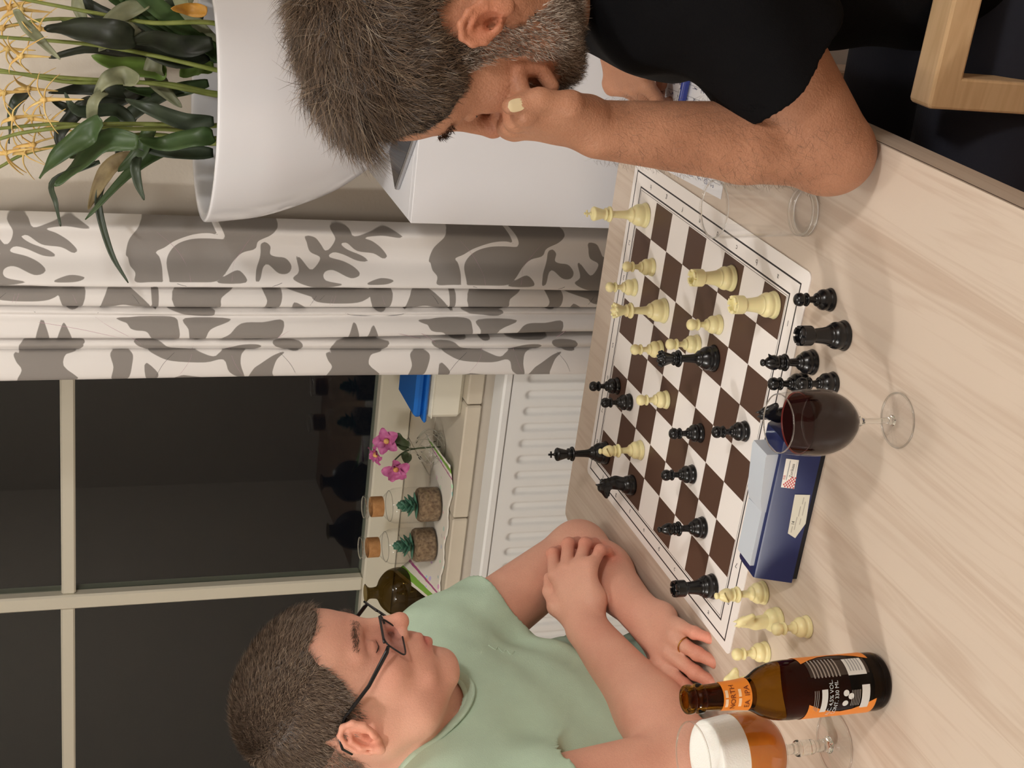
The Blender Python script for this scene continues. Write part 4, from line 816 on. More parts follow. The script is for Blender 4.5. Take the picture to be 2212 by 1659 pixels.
MB().lathe(smooth_prof([(.0001,.002),(.028,.0),(.038,.012),(.0490,.034),(.0525,.055),(.047,.078),(.032,.094),(.017,.102),(.0130,.108),(.0125,.121),(.0185,.128),(.0205,.1295),(.0180,.1300)],4),56,cap=False).build('glass_body',GREYG,sv,True)
dv=thing('olive_vase','dark olive glass vase on the sill behind the green sleeve','vase',(1.15,1.235,SZ))
MB().lathe(smooth_prof([(.0001,.002),(.030,.0),(.046,.02),(.050,.045),(.042,.07),(.028,.085),(.018,.092),(.017,.105),(.022,.108)],4),48,cap=False).build('glass_body',GREYG,dv,True)
fp=thing('flower_pot','pale pink pot on the sill behind the ear of the man in green','pot',(1.20,1.625,SZ))
MB().lathe([(.0001,.001),(.030,.0),(.034,.004),(.046,.085),(.050,.087),(.050,.100),(.047,.101),(.044,.088),(.040,.07),(.0001,.068)],40,cap=False).build('pot',mat('pot_pink',(222,200,204),.5,rgb2=(204,150,176),scale=22),fp,True)
ring_=MB().tube([(.0505*math.cos(a),.0505*math.sin(a),.093+.003*math.sin(a*9)) for a in np.linspace(0,2*math.pi,70)],.002,6,cap=False).build('wavy_trim',mat('trim_pale_green',(190,206,180),.5),fp,True)
# flower vase with pink orchid blooms
fv=thing('glass_vase','small swirled clear glass vase between the white box and the cloth','vase',(1.105,.742,SZ))
MB().lathe(smooth_prof([(.0001,.002),(.022,.0),(.033,.012),(.0350,.026),(.028,.044),(.016,.055),(.0115,.061),(.013,.069),(.0185,.075)],4),60,cap=False,wob=lambda a,z:1+.05*math.sin(a*12+z*90)).build('glass_body',CLEAR,fv,True)
gring(.0750,.0182,.0010,fv,'lip'); gring(.0045,.0275,.0014,fv,'base_edge')
for k in range(10):
    pts=[]
    for j in range(9):
        z=.008+.044*j/8; r_=.0345*math.sin(math.pi*min(1,(.22+.62*j/8)))+.004; a=2*math.pi*k/10+j*.16; pts.append((r_*math.cos(a),r_*math.sin(a),z))
    MB().tube(pts,.0008,6).build('glass_flute',SOLID,fv,True)
oc=thing('orchid_spray','pink orchid flowers with yellow centres standing in the small glass vase','flowers',(1.105,.742,SZ+.03))
PK_=mat('petal_pink',(196,112,160),.5,rgb2=(168,70,124),scale=90,sss=.1); YC=mat('orchid_centre',(232,206,120),.5,rgb2=(200,120,80),scale=120); DG=mat('orchid_leaf',(62,74,46),.5)
MB().tube([tuple(p) for p in catmull([(0,0,-.025),(.002,.004,.03),(0,.012,.055),(-.004,.03,.075)],False,5)],.0016,6).build('stem',DG,oc,True); MB().tube([(0,.004,.03),(-.002,-.004,.06),(-.004,-.012,.085)],.0016,6).build('stem',DG,oc,True)
def orchid(c,face,s,seed):
    c=Vector(c);face=Vector(face).normalized(); u=face.cross(Vector((0,0,1))).normalized(); w=u.cross(face); r=random.Random(seed)
    for k in range(5):
        a=math.radians(90+72*k+r.uniform(-8,8)); d=(u*math.cos(a)+w*math.sin(a)); e=(d+face*.25).normalized()
        leafmesh([tuple(c+e*.003),tuple(c+e*s*.55+face*.003),tuple(c+e*s)],s*(.42 if k%2==0 else .34),seed+k,face).build('petal',PK_,oc,True)
    MB().lathe([(.0002,0),(.0055,.002),(.006,.006),(.003,.010),(.0002,.011)],12,Matrix.Translation(c)@face.to_track_quat('Z','Y').to_matrix().to_4x4()).build('flower_centre',YC,oc,True)
orchid((-.006,-.020,.092),(-.9,-.3,.5),.030,3); orchid((-.012,.040,.070),(-.9,.25,.1),.032,13); orchid((0,.012,.108),(-.5,.2,1),.024,23)
for pts,hw in(([(0,0,.045),(.0,-.018,.062),(-.002,-.036,.070)],.012),([(0,.01,.05),(.0,.024,.045),(-.002,.036,.046)],.010)): leafmesh(pts,hw,5).build('leaf',DG,oc,True)
# ------------------------------------------------ people
def headframe(pos,yaw,pitch,roll,sc):
    M=Matrix.Translation(pos)@Matrix.Rotation(math.radians(yaw),4,'Z')@Matrix.Rotation(math.radians(pitch),4,'Y')@Matrix.Rotation(math.radians(roll),4,'X')@Matrix.Scale(sc,4)
    return M
def surf(F,p0,d,mx=.12,st=.0012,iso=0):
    "first point where the ray p0+d*t enters the field"
    p0=np.array(p0,float);d=_n(d);t=np.arange(0,mx,st);D=F.ev((p0+t[:,None]*d)[None])[0]-iso;i=np.where(D<0)[0]
    return Vector(p0+d*(t[i[0]]) if len(i) else p0+d*mx*.5)
def head_ops(F,M,sc,heavy=0.0,es=1.0):
    Mi=np.array(M.inverted())
    def A(f,k=.01,op='u'): getattr(F,op)(T(f,Mi,sc),k*sc)
    A(ell((-.014,0,.060),(.100,.077,.086)),.01)
    A(ell((.036,0,.066),(.060,.064,.062)),.03)
    A(ell((.040,0,.000),(.056,.060,.074)),.03)
    A(ell((.048,0,-.050),(.048,.046+heavy*.008,.042)),.03)
    A(ell((.084,0,-.086),(.0185,.020,.016)),.02)
    A(ell((.015,0,-.030),(.058,.055,.058)),.02)
    for s in(-1,1):
        A(ell((-.004,s*.045,-.012),(.034,.028,.045)),.02); A(caps((-.004,s*.052,-.036),(.030,s*.050,-.066),.020,.019),.03); A(caps((.030,s*.050,-.066),(.076,s*.018,-.088),.018,.015),.025)
        A(ell((.066,s*.044,-.006),(.022,.020,.018)),.025)
        A(caps((.090,s*.010,.048),(.076,s*.044,.046),.0085,.008),.014)
        A(ell((.101,s*.030,.0275),(.016,.0175,.0115)),.012,'sub')
        A(ell((.0785,s*.031,.0265),(.0145,.0155,.0125)),.003)
        A(caps((.0905,s*.020,.0215),(.0845,s*.043,.0225),.0018,.0016),.004)       # lower lid
        A(caps((.0935,s*.018,.0335),(.0855,s*.046,.0315),.0016,.0014),.005,'sub')
        A(caps((.080,s*.016,-.020),(.080,s*.040,-.055),.008,.006),.02)            # cheek fold
    A(caps((.0955,0,.040),(.1170,0,-.003),.0068,.0105,1.1,(0,1,0)),.012)
    A(ell((.1175,0,-.0065),(.0115,.0120,.0100)),.008)
    for s in(-1,1):
        A(ell((.1060,s*.0135,-.0105),(.0105,.0078,.0078)),.006)
        A(ell((.1110,s*.0066,-.0185),(.0052,.0036,.0042)),.003,'sub')
    A(ell((.086,0,-.042),(.022,.031,.024)),.02)
    A(caps((.0995,-.016,-.0405),(.1065,0,-.0385),.0036,.0050),.006); A(caps((.0995,.016,-.0405),(.1065,0,-.0385),.0036,.0050),.006)
    A(caps((.0975,-.015,-.0510),(.1045,0,-.0525),.0042,.0060),.006); A(caps((.0975,.015,-.0510),(.1045,0,-.0525),.0042,.0060),.006)
    A(caps((.098,-.023,-.0470),(.1110,0,-.0452),.0013,.0016),.003,'sub'); A(caps((.098,.023,-.0470),(.1110,0,-.0452),.0013,.0016),.003,'sub')
    A(ell((.1030,0,-.0640),(.006,.016,.0045)),.008,'sub')
    for s in(-1,1):
        c=np.array((-.004,s*.0775,.004-.006*(1-es)*5)); ax=_n((.35,0,1)); out=_n((-.38,s*.92,0)); sd=np.cross(ax,out)
        R_=np.stack([_n(np.cross(ax,out)),_n(out),ax],1)
        P=lambda u,v,o=0:tuple(c+R_[:,0]*u*(-1 if s>0 else 1)*(-1)+R_[:,2]*v+R_[:,1]*o)
        fw=R_[:,0]; sg=1 if fw[0]>0 else -1
        P=lambda u,v,o=0:tuple(c+(fw*sg*u+R_[:,2]*v)*es+R_[:,1]*o)
        A(ell(tuple(c+R_[:,1]*.004),(.0175*es,.0055,.0290*es),R_),.004)
        A(ell(P(-.002,.004,.0125),(.0105,.0075,.0185),R_),.003,'sub')
        helix=[P(.014,-.002,.005),P(.0155,.014,.006),P(.009,.0270,.008),P(-.003,.0315,.010),P(-.0140,.0250,.012),P(-.0185,.010,.012),P(-.0165,-.008,.011),P(-.0085,-.0220,.009)]
        for a,b in zip(helix[:-1],helix[1:]): A(caps(a,b,.0034,.0034),.003)
        ah=[P(-.004,.020,.008),P(-.0105,.008,.010),P(-.0095,-.008,.010),P(-.001,-.0165,.009)]
        for a,b in zip(ah[:-1],ah[1:]): A(caps(a,b,.0028,.0030),.003)
        A(ell(P(.002,-.0270,.007),(.0085,.0050,.0090),R_),.005)
        A(ell(P(.0130,-.006,.008),(.0045,.0035,.0060),R_),.003)
        A(ell(P(.0045,-.004,.005),(.0060,.0060,.0085),R_),.003,'sub')
def hand_joints(M,curl,spread=1.0,thumb=None,side=1,bend=None):
    "M: wrist frame, x to the fingers, y to the thumb side, z to the back of the hand"
    base=[(.088,.030),(.091,.009),(.087,-.011),(.079,-.029)]; Ls=[(.044,.026,.020),(.048,.030,.021),(.044,.028,.021),(.035,.021,.019)]
    out=[]
    for i,((bx_,by_),ls) in enumerate(zip(base,Ls)):
        c=curl[i]; sp=math.radians((6,1,-5,-12)[i]*spread); p=Vector((bx_,by_,0)); pts=[p.copy()]; a=0
        for l,cc in zip(ls,c):
            a+=math.radians(cc); d=Vector((math.cos(a)*math.cos(sp),math.cos(a)*math.sin(sp),-math.sin(a))); p=p+d*l; pts.append(p.copy())
        out.append([M@q for q in pts])
    th=thumb or [(.018,.022,-.010),(.048,.044,-.022),(.075,.055,-.028),(.098,.058,-.030)]
    return out,[M@Vector(q) for q in th]
def hand_ops(F,M,curl,spread=1.0,thumb=None,sc=1.0):
    fs_,th=hand_joints(M,curl,spread,thumb)
    W=lambda *p:tuple(M@Vector(p)); zn=tuple((M.to_3x3()@Vector((0,0,1))).normalized())
    F.u(caps(W(.0,0,0),W(.030,.002,-.002),.024,.024,1.35,zn),.02)
    for i,(y,r) in enumerate(((.026,.0125),(.009,.0125),(-.010,.012),(-.026,.011))):
        F.u(caps(W(.018,y*.55,-.003),W(.086,y*1.05,-.002),r*1.15*sc,r*sc,1.1,zn),.014)
    F.u(caps(W(.02,.016,-.012),tuple(th[1]),.016,.0125),.016)
    F.u(ell(W(.040,-.020,-.012),(.022,.016,.014)),.015)
    rr_=[(.0105,.0092,.0082,.0070),(.0108,.0094,.0084,.0072),(.0102,.0090,.0080,.0068),(.0090,.0080,.0071,.0061)]
    for k,pts in enumerate(fs_):
        for j in range(3): F.u(caps(tuple(pts[j]),tuple(pts[j+1]),rr_[k][j]*sc,rr_[k][j+1]*sc),.006 if j==0 else .0028)
        F.u(ell(tuple(pts[1]),(rr_[k][1]*1.06,)*3),.004)
    for j,(a,b) in enumerate(zip(th[:-1],th[1:])): F.u(caps(tuple(a),tuple(b),(.0130,.0115,.0102)[j]*sc,(.0115,.0102,.0080)[j]*sc),.006)
    return fs_,th
def limb(F,fore,M,curl,spread,thumb=None,sc=1.0):
    "a forearm end with its hand, joined to the rest of the body without melting into what it touches"
    H=Field()
    for a,b,r0,r1 in fore: H.u(caps(a,b,r0,r1),.02)
    out=hand_ops(H,M,curl,spread,thumb,sc); F.u(lambda p:H.ev(p),.0022); return out
def nail(p0,p1,up,r,parent,m,ln=1.55):
    "small curved nail plate on the last joint of a finger"
    d=(p1-p0).normalized(); u=(up-d*up.dot(d)).normalized(); s=d.cross(u); v=[]
    for i in range(10):
        t=i/9; hw=r*.72*math.sqrt(max(0,1-abs(2*t-1)**3)); 
        for j in range(5):
            a=(j-2)/2; w=hw*a; v.append(p1+d*(r*(.62-ln*(1-t)))+s*w+u*(r*1.04*math.sqrt(max(0,1-(w/r)**2*.8))-(.10*r if t in(0,) else 0)-max(0,(t-.8))*r*.6))
    return MB().add(v,[(i*5+j,i*5+j+1,(i+1)*5+j+1,(i+1)*5+j) for i in range(9) for j in range(4)]).build('fingernail',m,parent,True)
def skinmat(name,rgb,rgb2,bscale=260,bump=.25):
    m=bpy.data.materials.new(name); m.use_nodes=True; N,L=nodes(m); p=N['Principled BSDF']
    a=N.new('ShaderNodeVertexColor'); a.layer_name='col'
    tc=N.new('ShaderNodeTexCoord'); n=N.new('ShaderNodeTexNoise'); n.inputs['Scale'].default_value=14; n.inputs['Detail'].default_value=6; L.new(tc.outputs['Object'],n.inputs[0])
    r=N.new('ShaderNodeValToRGB'); r.color_ramp.elements[0].position=.3; r.color_ramp.elements[1].position=.7; r.color_ramp.elements[0].color=lin(rgb2); r.color_ramp.elements[1].color=lin(rgb); L.new(n.outputs['Fac'],r.inputs[0])
    x=N.new('ShaderNodeMix'); x.data_type='RGBA'; x.blend_type='MULTIPLY'; x.inputs[0].default_value=1; L.new(r.outputs[0],x.inputs[6]); L.new(a.outputs['Color'],x.inputs[7])
    n3=N.new('ShaderNodeTexNoise'); n3.inputs['Scale'].default_value=900; n3.inputs['Detail'].default_value=2; L.new(tc.outputs['Object'],n3.inputs[0])
    y=N.new('ShaderNodeMix'); y.data_type='RGBA'; y.blend_type='MULTIPLY'; y.inputs[0].default_value=.25; L.new(x.outputs[2],y.inputs[6]); L.new(n3.outputs['Fac'],y.inputs[7])
    g=N.new('ShaderNodeBrightContrast'); g.inputs['Bright'].default_value=.0; L.new(y.outputs[2],g.inputs[0]); L.new(g.outputs[0],p.inputs['Base Color'])
    p.inputs['Roughness'].default_value=.52; p.inputs['Specular IOR Level'].default_value=.35; p.inputs['Subsurface Weight'].default_value=.12; p.inputs['Subsurface Scale'].default_value=.008; p.inputs['Subsurface Radius'].default_value=(1,.35,.2)
    v=N.new('ShaderNodeTexVoronoi'); v.inputs['Scale'].default_value=bscale*2.2; L.new(tc.outputs['Object'],v.inputs[0]); n2=N.new('ShaderNodeTexNoise'); n2.inputs['Scale'].default_value=bscale; n2.inputs['Detail'].default_value=4; L.new(tc.outputs['Object'],n2.inputs[0])
    ad=N.new('ShaderNodeMath'); ad.operation='MULTIPLY_ADD'; ad.inputs[1].default_value=.35; L.new(v.outputs['Distance'],ad.inputs[0]); L.new(n2.outputs['Fac'],ad.inputs[2])
    b=N.new('ShaderNodeBump'); b.inputs['Strength'].default_value=bump; b.inputs['Distance'].default_value=.0015; L.new(ad.outputs[0],b.inputs['Height']); L.new(b.outputs[0],p.inputs['Normal'])
    return m
def headcolor(co,M,beard=False,extra=None):
    A=np.array(M.inverted()); q=co@A[:3,:3].T+A[:3,3]; c=np.ones((len(co),3)); 
    g=lambda cen,r,p=q:np.exp(-(((p-np.array(cen))/np.array(r))**2).sum(1))
    def mul(w,col): nonlocal c; c=c*(1-w[:,None]*(1-np.array(col)))
    ay=q.copy(); ay[:,1]=abs(ay[:,1])
    mul(np.clip(g((.102,0,-.046),(.013,.022,.0095))*1.5,0,1),(.78,.46,.48))
    mul(g((.075,.040,-.008),(.03,.024,.024),ay)*.8,(1,.80,.78)); mul(g((.118,0,-.006),(.016,.016,.014)),(1,.80,.78))
    mul(g((-.006,.086,.004),(.026,.014,.036),ay),(1,.74,.68)); mul(g((.092,.031,.018),(.012,.016,.009),ay)*.6,(.82,.70,.68))
    st=g((.055,.03,-.075),(.055,.045,.035),ay)
    if not beard: mul(np.clip(st*.8,0,1),(.93,.88,.86))
    sk=(q[:,2]>.02)&(((q-np.array((-.014,0,.06)))/np.array((.1,.077,.086))) **2).sum(1).__lt__(1.6)
    if extra: 
        for cen,r,col in extra: mul(np.exp(-((co-np.array(cen))**2).sum(1)/r**2),col)
    return c
def scalp(q,top):
    "where hair grows, in head coordinates"
    az=np.degrees(np.arctan2(np.abs(q[:,1]),q[:,0]+.014)); line=np.interp(az,*top,[],[]) if False else np.interp(az,top[0],top[1])
    return q[:,2]-line
def strands(name,src,M,mask,n,length,rootw,segs,comb,m,parent,seed,jit=.35,grav=.0,lift=.001,colors=None,nloc=None):
    "hair as tapering ribbons grown from the faces of src"
    rg=np.random.default_rng(seed); me=src.data; nv=len(me.vertices); co=np.empty(nv*3,np.float32); me.vertices.foreach_get('co',co); co=co.reshape(-1,3).astype(float)
    no=np.empty(nv*3,np.float32); me.vertices.foreach_get('normal',no); no=no.reshape(-1,3).astype(float)
    A=np.array(M.inverted()); q=co@A[:3,:3].T+A[:3,3]; R3=np.array(M.to_3x3().normalized())
    w=mask(q,co); idx=np.where(w>0)[0]
    if len(idx)==0: return None
    pk=idx[rg.integers(0,len(idx),int(n*1.0))]; keep=rg.random(len(pk))<w[pk]; pk=pk[keep]
    P=co[pk]+rg.normal(0,.0011,(len(pk),3)); Nn=no[pk]; ql=q[pk]
    D=comb(ql,rg)@R3.T; D=D+rg.normal(0,jit,D.shape); T_=D-Nn*(D*Nn).sum(1)[:,None]; T_/=np.linalg.norm(T_,axis=1)[:,None]+1e-9
    Lh=length(ql,rg); el=nloc(ql,rg) if nloc else np.full(len(pk),.5)
    V=[]; p=P+Nn*lift; side=np.cross(T_,Nn); side/=np.linalg.norm(side,axis=1)[:,None]+1e-9; rr_=rg.normal(0,.6,(len(pk),1)); side=side+Nn*rr_*.6; side/=np.linalg.norm(side,axis=1)[:,None]
    curve=rg.normal(0,.25,(len(pk),1))
    for k in range(segs+1):
        t=k/segs; wd=rootw*(1-t)**.7+.00004; V+= [p-side*wd,p+side*wd]
        d=Nn*(el*(1-t*.75))[:,None]+T_*(1-el*(1-t*.75))[:,None]+side*curve*t; d[:,2]-=grav*t; d/=np.linalg.norm(d,axis=1)[:,None]; p=p+d*(Lh/segs)[:,None]
    m_=len(pk); V=np.stack(V,1).reshape(-1,3); k2=2*(segs+1); b=np.arange(m_)[:,None]*k2
    F_=np.concatenate([np.stack([b[:,0]+2*k,b[:,0]+2*k+1,b[:,0]+2*k+3,b[:,0]+2*k+2],1) for k in range(segs)])
    me2=bpy.data.meshes.new(name); me2.vertices.add(len(V)); me2.vertices.foreach_set('co',V.astype(np.float32).ravel()); me2.loops.add(len(F_)*4); me2.loops.foreach_set('vertex_index',F_.astype(np.int32).ravel()); me2.polygons.add(len(F_)); me2.polygons.foreach_set('loop_start',np.arange(0,len(F_)*4,4,dtype=np.int32)); me2.polygons.foreach_set('loop_total',np.full(len(F_),4,np.int32)); me2.update(calc_edges=True)
    hv=np.repeat(rg.random(m_),k2); me2.attributes.new('rnd','FLOAT','POINT').data.foreach_set('value',hv.astype(np.float32))
    return link(name,me2,m,parent,True)
def hairmat(name,a,b,c=None,pos=.8,rough=.45):
    m=bpy.data.materials.new(name); m.use_nodes=True; N,L=nodes(m); p=N['Principled BSDF']; at=N.new('ShaderNodeAttribute'); at.attribute_name='rnd'; r=N.new('ShaderNodeValToRGB')
    r.color_ramp.elements[0].color=lin(a); r.color_ramp.elements[1].position=pos; r.color_ramp.elements[1].color=lin(b)
    if c: e=r.color_ramp.elements.new(min(.99,pos+.08)); e.color=lin(c)
    L.new(at.outputs['Fac'],r.inputs[0]); L.new(r.outputs[0],p.inputs['Base Color']); p.inputs['Roughness'].default_value=rough; p.inputs['Specular IOR Level'].default_value=.4; return m
def cap_field(M,sc,hoff,fn,bump=.0015,freq=160):
    "a closed hair cap following the skull"
    Mi=np.array(M.inverted()); F=Field()
    F.u(T(ell((-.014,0,.060),(.100+hoff,.077+hoff,.086+hoff*1.3)),Mi,sc),.01); F.u(T(ell((.036,0,.066),(.060+hoff,.064+hoff,.062+hoff)),Mi,sc),.03)
    A=Mi[:3,:3];t=Mi[:3,3]
    def d(p):
        q=p@A.T+t; return bump*(np.sin(q[...,0]*freq+3*np.sin(q[...,2]*40))*np.sin(q[...,1]*freq*1.1)+.6*np.sin(q[...,2]*freq*1.7+q[...,0]*90))
    F.disp(d)
    def lim(p):
        q=p@A.T+t; sh=q.shape[:-1]; return (-fn(q.reshape(-1,3))).reshape(sh)*sc
    F.cut(lim,.010); return F
# ---- man in the green T-shirt
GP=thing('person','man in mint green T-shirt with dark-framed glasses leaning on folded arms','person',(.08,.70,.45))
PARENT_OFF={}
def under(o,root):
    if o is None: return None
    o.parent=root; o.matrix_parent_inverse=Matrix.Translation(root.location).inverted(); return o
MG=headframe((.052,.566,1.216),-82,24,-1.5,1.0)
F=Field()
gh=lambda p:MG@Vector(p)
head_ops(F,MG,1.0,heavy=1.0)
NK=(.07,.665,1.10)
F.u(caps(tuple(gh((-.030,0,.00))),NK,.056,.064),.03); F.u(caps(tuple(gh((.030,0,-.055))),(.06,.625,1.105),.040,.050),.03)
LS,LE,LW=(.235,.635,1.045),(.352,.548,.802),(.142,.527,.790)
RS,RE,RW=(-.085,.665,1.105),(-.088,.605,.803),(.165,.562,.858)
F.u(caps(LS,RS,.062,.066),.04)
F.u(caps((.075,.69,1.02),(.085,.735,.74),.105,.115,.72,_n(np.array(LS)-np.array(RS))),.05)
F.u(caps(LS,LE,.056,.043),.03); F.u(caps(LE,tuple(np.array(LE)*.6+np.array(LW)*.4),.043,.044),.02); F.u(caps(tuple(np.array(LE)*.6+np.array(LW)*.4),LW,.044,.027),.02)
F.u(caps(RS,RE,.060,.048),.03); F.u(caps(RE,tuple(np.array(RE)*.65+np.array(RW)*.35),.047,.047),.02); F.u(caps(tuple(np.array(RE)*.65+np.array(RW)*.35),RW,.047,.028),.02)
for a,b,r in(((.075,.76,.70),(.20,.40,.50),.085),((.07,.76,.62),(-.05,.40,.50),.085),((.20,.40,.50),(.20,.42,.08),.06),((-.05,.40,.50),(-.05,.42,.08),.06)): F.u(caps(a,b,r,r*.85),.03)
# left hand flat on the table, right hand closing over the left elbow
def wristframe(o,x,z):
    x=Vector(x).normalized(); z=Vector(z); z=(z-x*z.dot(x)).normalized(); return frame(o,x,z.cross(x),z)
ML=wristframe(LW,(-1,-.03,-.10),(-.05,-.25,1)); ML=ML   # y axis = z x x
def mirror(M): 
    return M@Matrix.Diagonal((1,-1,1,1))
thumb_y=(ML.to_3x3()@Vector((0,1,0))).y
if thumb_y<0: ML=mirror(ML)
fL,tL=hand_ops(F,ML,[(14,18,10),(16,20,12),(14,18,10),(12,18,12)],1.0)
MR=wristframe(RW,(.70,-.62,.06),(-.55,-.34,.76))
if (MR.to_3x3()@Vector((0,1,0))).z<0: MR=mirror(MR)
fR,tR=limb(F,[(tuple(np.array(RE)*.65+np.array(RW)*.35),RW,.047,.028)],MR,[(30,42,28),(32,46,28),(34,48,28),(36,50,30)],2.0,thumb=[(.018,.022,-.004),(.044,.042,-.004),(.070,.050,-.010),(.093,.052,-.020)])
FG=F
SKG=skinmat('skin_fair',(242,186,162),(228,166,144))
HL,HH=(-.20,.36,.03),(.46,.90,1.42)
gbody=nets(F,(-.22,.34,.55),(.46,.86,1.40),.0023,'body',SKG,None); under(gbody,GP)
ex=[(tuple(p[j]),.016,(1,.80,.78)) for p in fL+fR for j in(1,2,3)]
vcolor(gbody,lambda co:headcolor(co,MG,extra=ex))
Mi=np.array(MG.inverted())
# shirt
FS=Field(); SL=np.array(LS);SR=np.array(RS)
FS.u(caps(LS,RS,.074,.078),.04); FS.u(caps((.075,.69,1.02),(.088,.720,.72),.118,.134,.70,_n(SL-SR)),.06)
lc=np.array(LS)*.64+np.array(LE)*.36; rc=np.array(RS)*.52+np.array(RE)*.48
FS.u(caps(NK,(.07,.69,1.05),.070,.10),.05)
ldir=_n(np.array(LE)-np.array(LS)); rdir=_n(np.array(RE)-np.array(RS))
def sleeve(a,c,d,r0,r1,ri):
    "short sleeve: a tapering tube cut square at the hem and hollowed there"
    a=np.array(a);c=np.array(c);out=caps(a,c+d*.05,r0,r1)
    def f(p):
        q=p-c; h=q@d; rr=np.sqrt(np.maximum((q*q).sum(-1)-h*h,0)); o=np.maximum(out(p),h); return np.maximum(o,-np.maximum(rr-ri,-h-.022))
    return f
FS.u(sleeve(LS,lc,ldir,.072,.063,.056),.035); FS.u(sleeve(RS,rc,rdir,.076,.070,.063),.035)
def folds(p):
    x,y,z=p[...,0],p[...,1],p[...,2]
    s1=np.sin(38*(z*.8+x*.55)+2.2*np.sin(9*x+4*z)); s2=np.sin(70*(z-x*.9)+3*np.sin(12*x)); env=np.clip((1.02-z)/.2,0,1)
    return .0125*s1*env*(.4+.6*np.sin(6*x+11*z+1)**2)+.0026*s2*(.3+env)+.004*np.sin(24*(z-x*1.2)+1.5*np.sin(14*z))*env+.0030*np.sin(95*(x*.4+z)+6*y)*np.exp(-((p-lc)**2).sum(-1)/.006)+.003*np.sin(95*(x*.5+z))*np.exp(-((p-rc)**2).sum(-1)/.006)
FS.disp(folds)
# open neck and sleeves
nd=_n(np.array(gh((-.005,0,0)))-np.array(NK)); ncut=np.array((.062,.622,1.118))
nax=_n((-.03,-.42,.90))
ct_=np.array((.060,.622,1.110))
def neckhole(p):
    q=p-ct_; h=q@nax; rad_=np.sqrt(np.maximum((q*q).sum(-1)-h*h,0)); return np.maximum(rad_-(.066+.10*np.maximum(h,0)),-h-.03)
FS.sub(neckhole,.006)
def planecut(c,n,rad):
    c=np.array(c)
    def f(p):
        q=p-c; h=q@n; r_=np.sqrt(np.maximum((q*q).sum(-1)-h*h,0)); return np.maximum(-h,r_-rad)
    return f
SHG=mat('tshirt_mint',(188,212,190),.85,spec=.2,noise=.07,scale=30,bump=.35,bscale=700)
gs=nets(FS,(-.22,.45,.60),(.46,.90,1.26),.0030,'t_shirt',SHG,None); under(gs,GP)
# collar band
def ringpts(c,ax,r,n=40,sq=1.0):
    c=Vector(c);ax=Vector(ax).normalized(); u=ax.cross(Vector((0,1,0))).normalized(); v=ax.cross(u); return [c+u*math.cos(2*math.pi*k/n)*r+v*math.sin(2*math.pi*k/n)*r*sq for k in range(n+1)]
def collar(FS,ct_,nax,m,root):
    pts=[surf(FS,np.array(p)+nax*.10,-nax,.22,.001) for p in ringpts(ct_,nax,.0745,56)][:-1]; P=np.array([tuple(p) for p in pts])
    for _ in range(4): P=(np.roll(P,1,0)+P*2+np.roll(P,-1,0))/4
    P=np.vstack([P,P[:1]]); mb=MB(); n=len(P); v=[]
    for i,p in enumerate(P):
        o_=p-ct_; o_=_n(o_-nax*(o_@nax)); 
        for k in range(8): a=2*math.pi*k/8; v.append(p+o_*.0085*math.cos(a)+nax*(.0032*math.sin(a)+.0005-.25*.0085*math.cos(a)))
    f=[(i*8+k,i*8+(k+1)%8,(i+1)*8+(k+1)%8,(i+1)*8+k) for i in range(n-1) for k in range(8)]
    under(mb.add(v,f).build('collar',m,None,True),root)
collar(FS,ct_,nax,SHG,GP)
ep=[surf(FS,(x,.45,z),(0,1,0),.25,.001) for x,z in((.150,1.008),(.142,1.000),(.150,.994),(.138,.990),(.146,.982),(.134,.980),(.142,.972))]
emb=MB().tube([tuple(p) for p in catmull([tuple(p) for p in ep],False,5)],.0014,6).build('embroidery',SHG,None,True); under(emb,GP)
# hair
HG=hairmat('hair_short_brown',(72,57,47),(132,112,94),(156,138,118),.9)
HLG=([0,18,32,42,49,58,70,80,92,103,112,125,180],[.094,.097,.103,.088,.052,.022,.008,.004,.022,.040,.0,-.03,-.050])
fnG=lambda q:scalp(q,HLG)
capg=nets(cap_field(MG,1.0,.0022,fnG,.0004,300),tuple(np.array(MG.translation)-.17),tuple(np.array(MG.translation)+.20),.0026,'scalp_hair',hairmat('hair_cap_brown',(70,56,46),(70,56,46)),None); under(capg,GP)
combG=lambda q,r:np.stack([np.full(len(q),.35)+.9*(q[:,2]>.1),np.sign(q[:,1])*.1,-1.0+1.0*(q[:,2]>.09)],1)
hg=strands('hair',gbody,MG,lambda q,co:np.clip(fnG(q)/.012,0,1)*(q[:,2]>-.08)*((q[:,0]>-.2)&(np.abs(q[:,1])<.084)&(q[:,2]<.2)),42000,lambda q,r:(.0075+.0055*np.clip((q[:,2]-.05)/.06,0,1))*r.uniform(.7,1.2,len(q)),.00028,2,combG,HG,None,11,jit=.3,nloc=lambda q,r:.42+.25*r.random(len(q)),lift=.0005); under(hg,GP)
DK=mat('lash_dark',(44,32,28),.7)
BRG=hairmat('eyebrow_brown',(60,44,36),(96,76,62))
browmask=lambda q,co:((q[:,0]>.06)&(np.abs(q[:,2]-.0495-.004*np.sin(np.abs(q[:,1])*60))<.0038*(1.25-np.abs(q[:,1])*12))&(np.abs(q[:,1])>.012)&(np.abs(q[:,1])<.052)).astype(float)
eb=strands('eyebrows',gbody,MG,browmask,420,lambda q,r:r.uniform(.005,.009,len(q)),.00022,2,lambda q,r:np.stack([np.full(len(q),-.3),np.sign(q[:,1]),np.full(len(q),.25)],1),BRG,None,12,jit=.25,nloc=lambda q,r:.2+.1*r.random(len(q))); eb['kind']='stuff'; under(eb,GP)
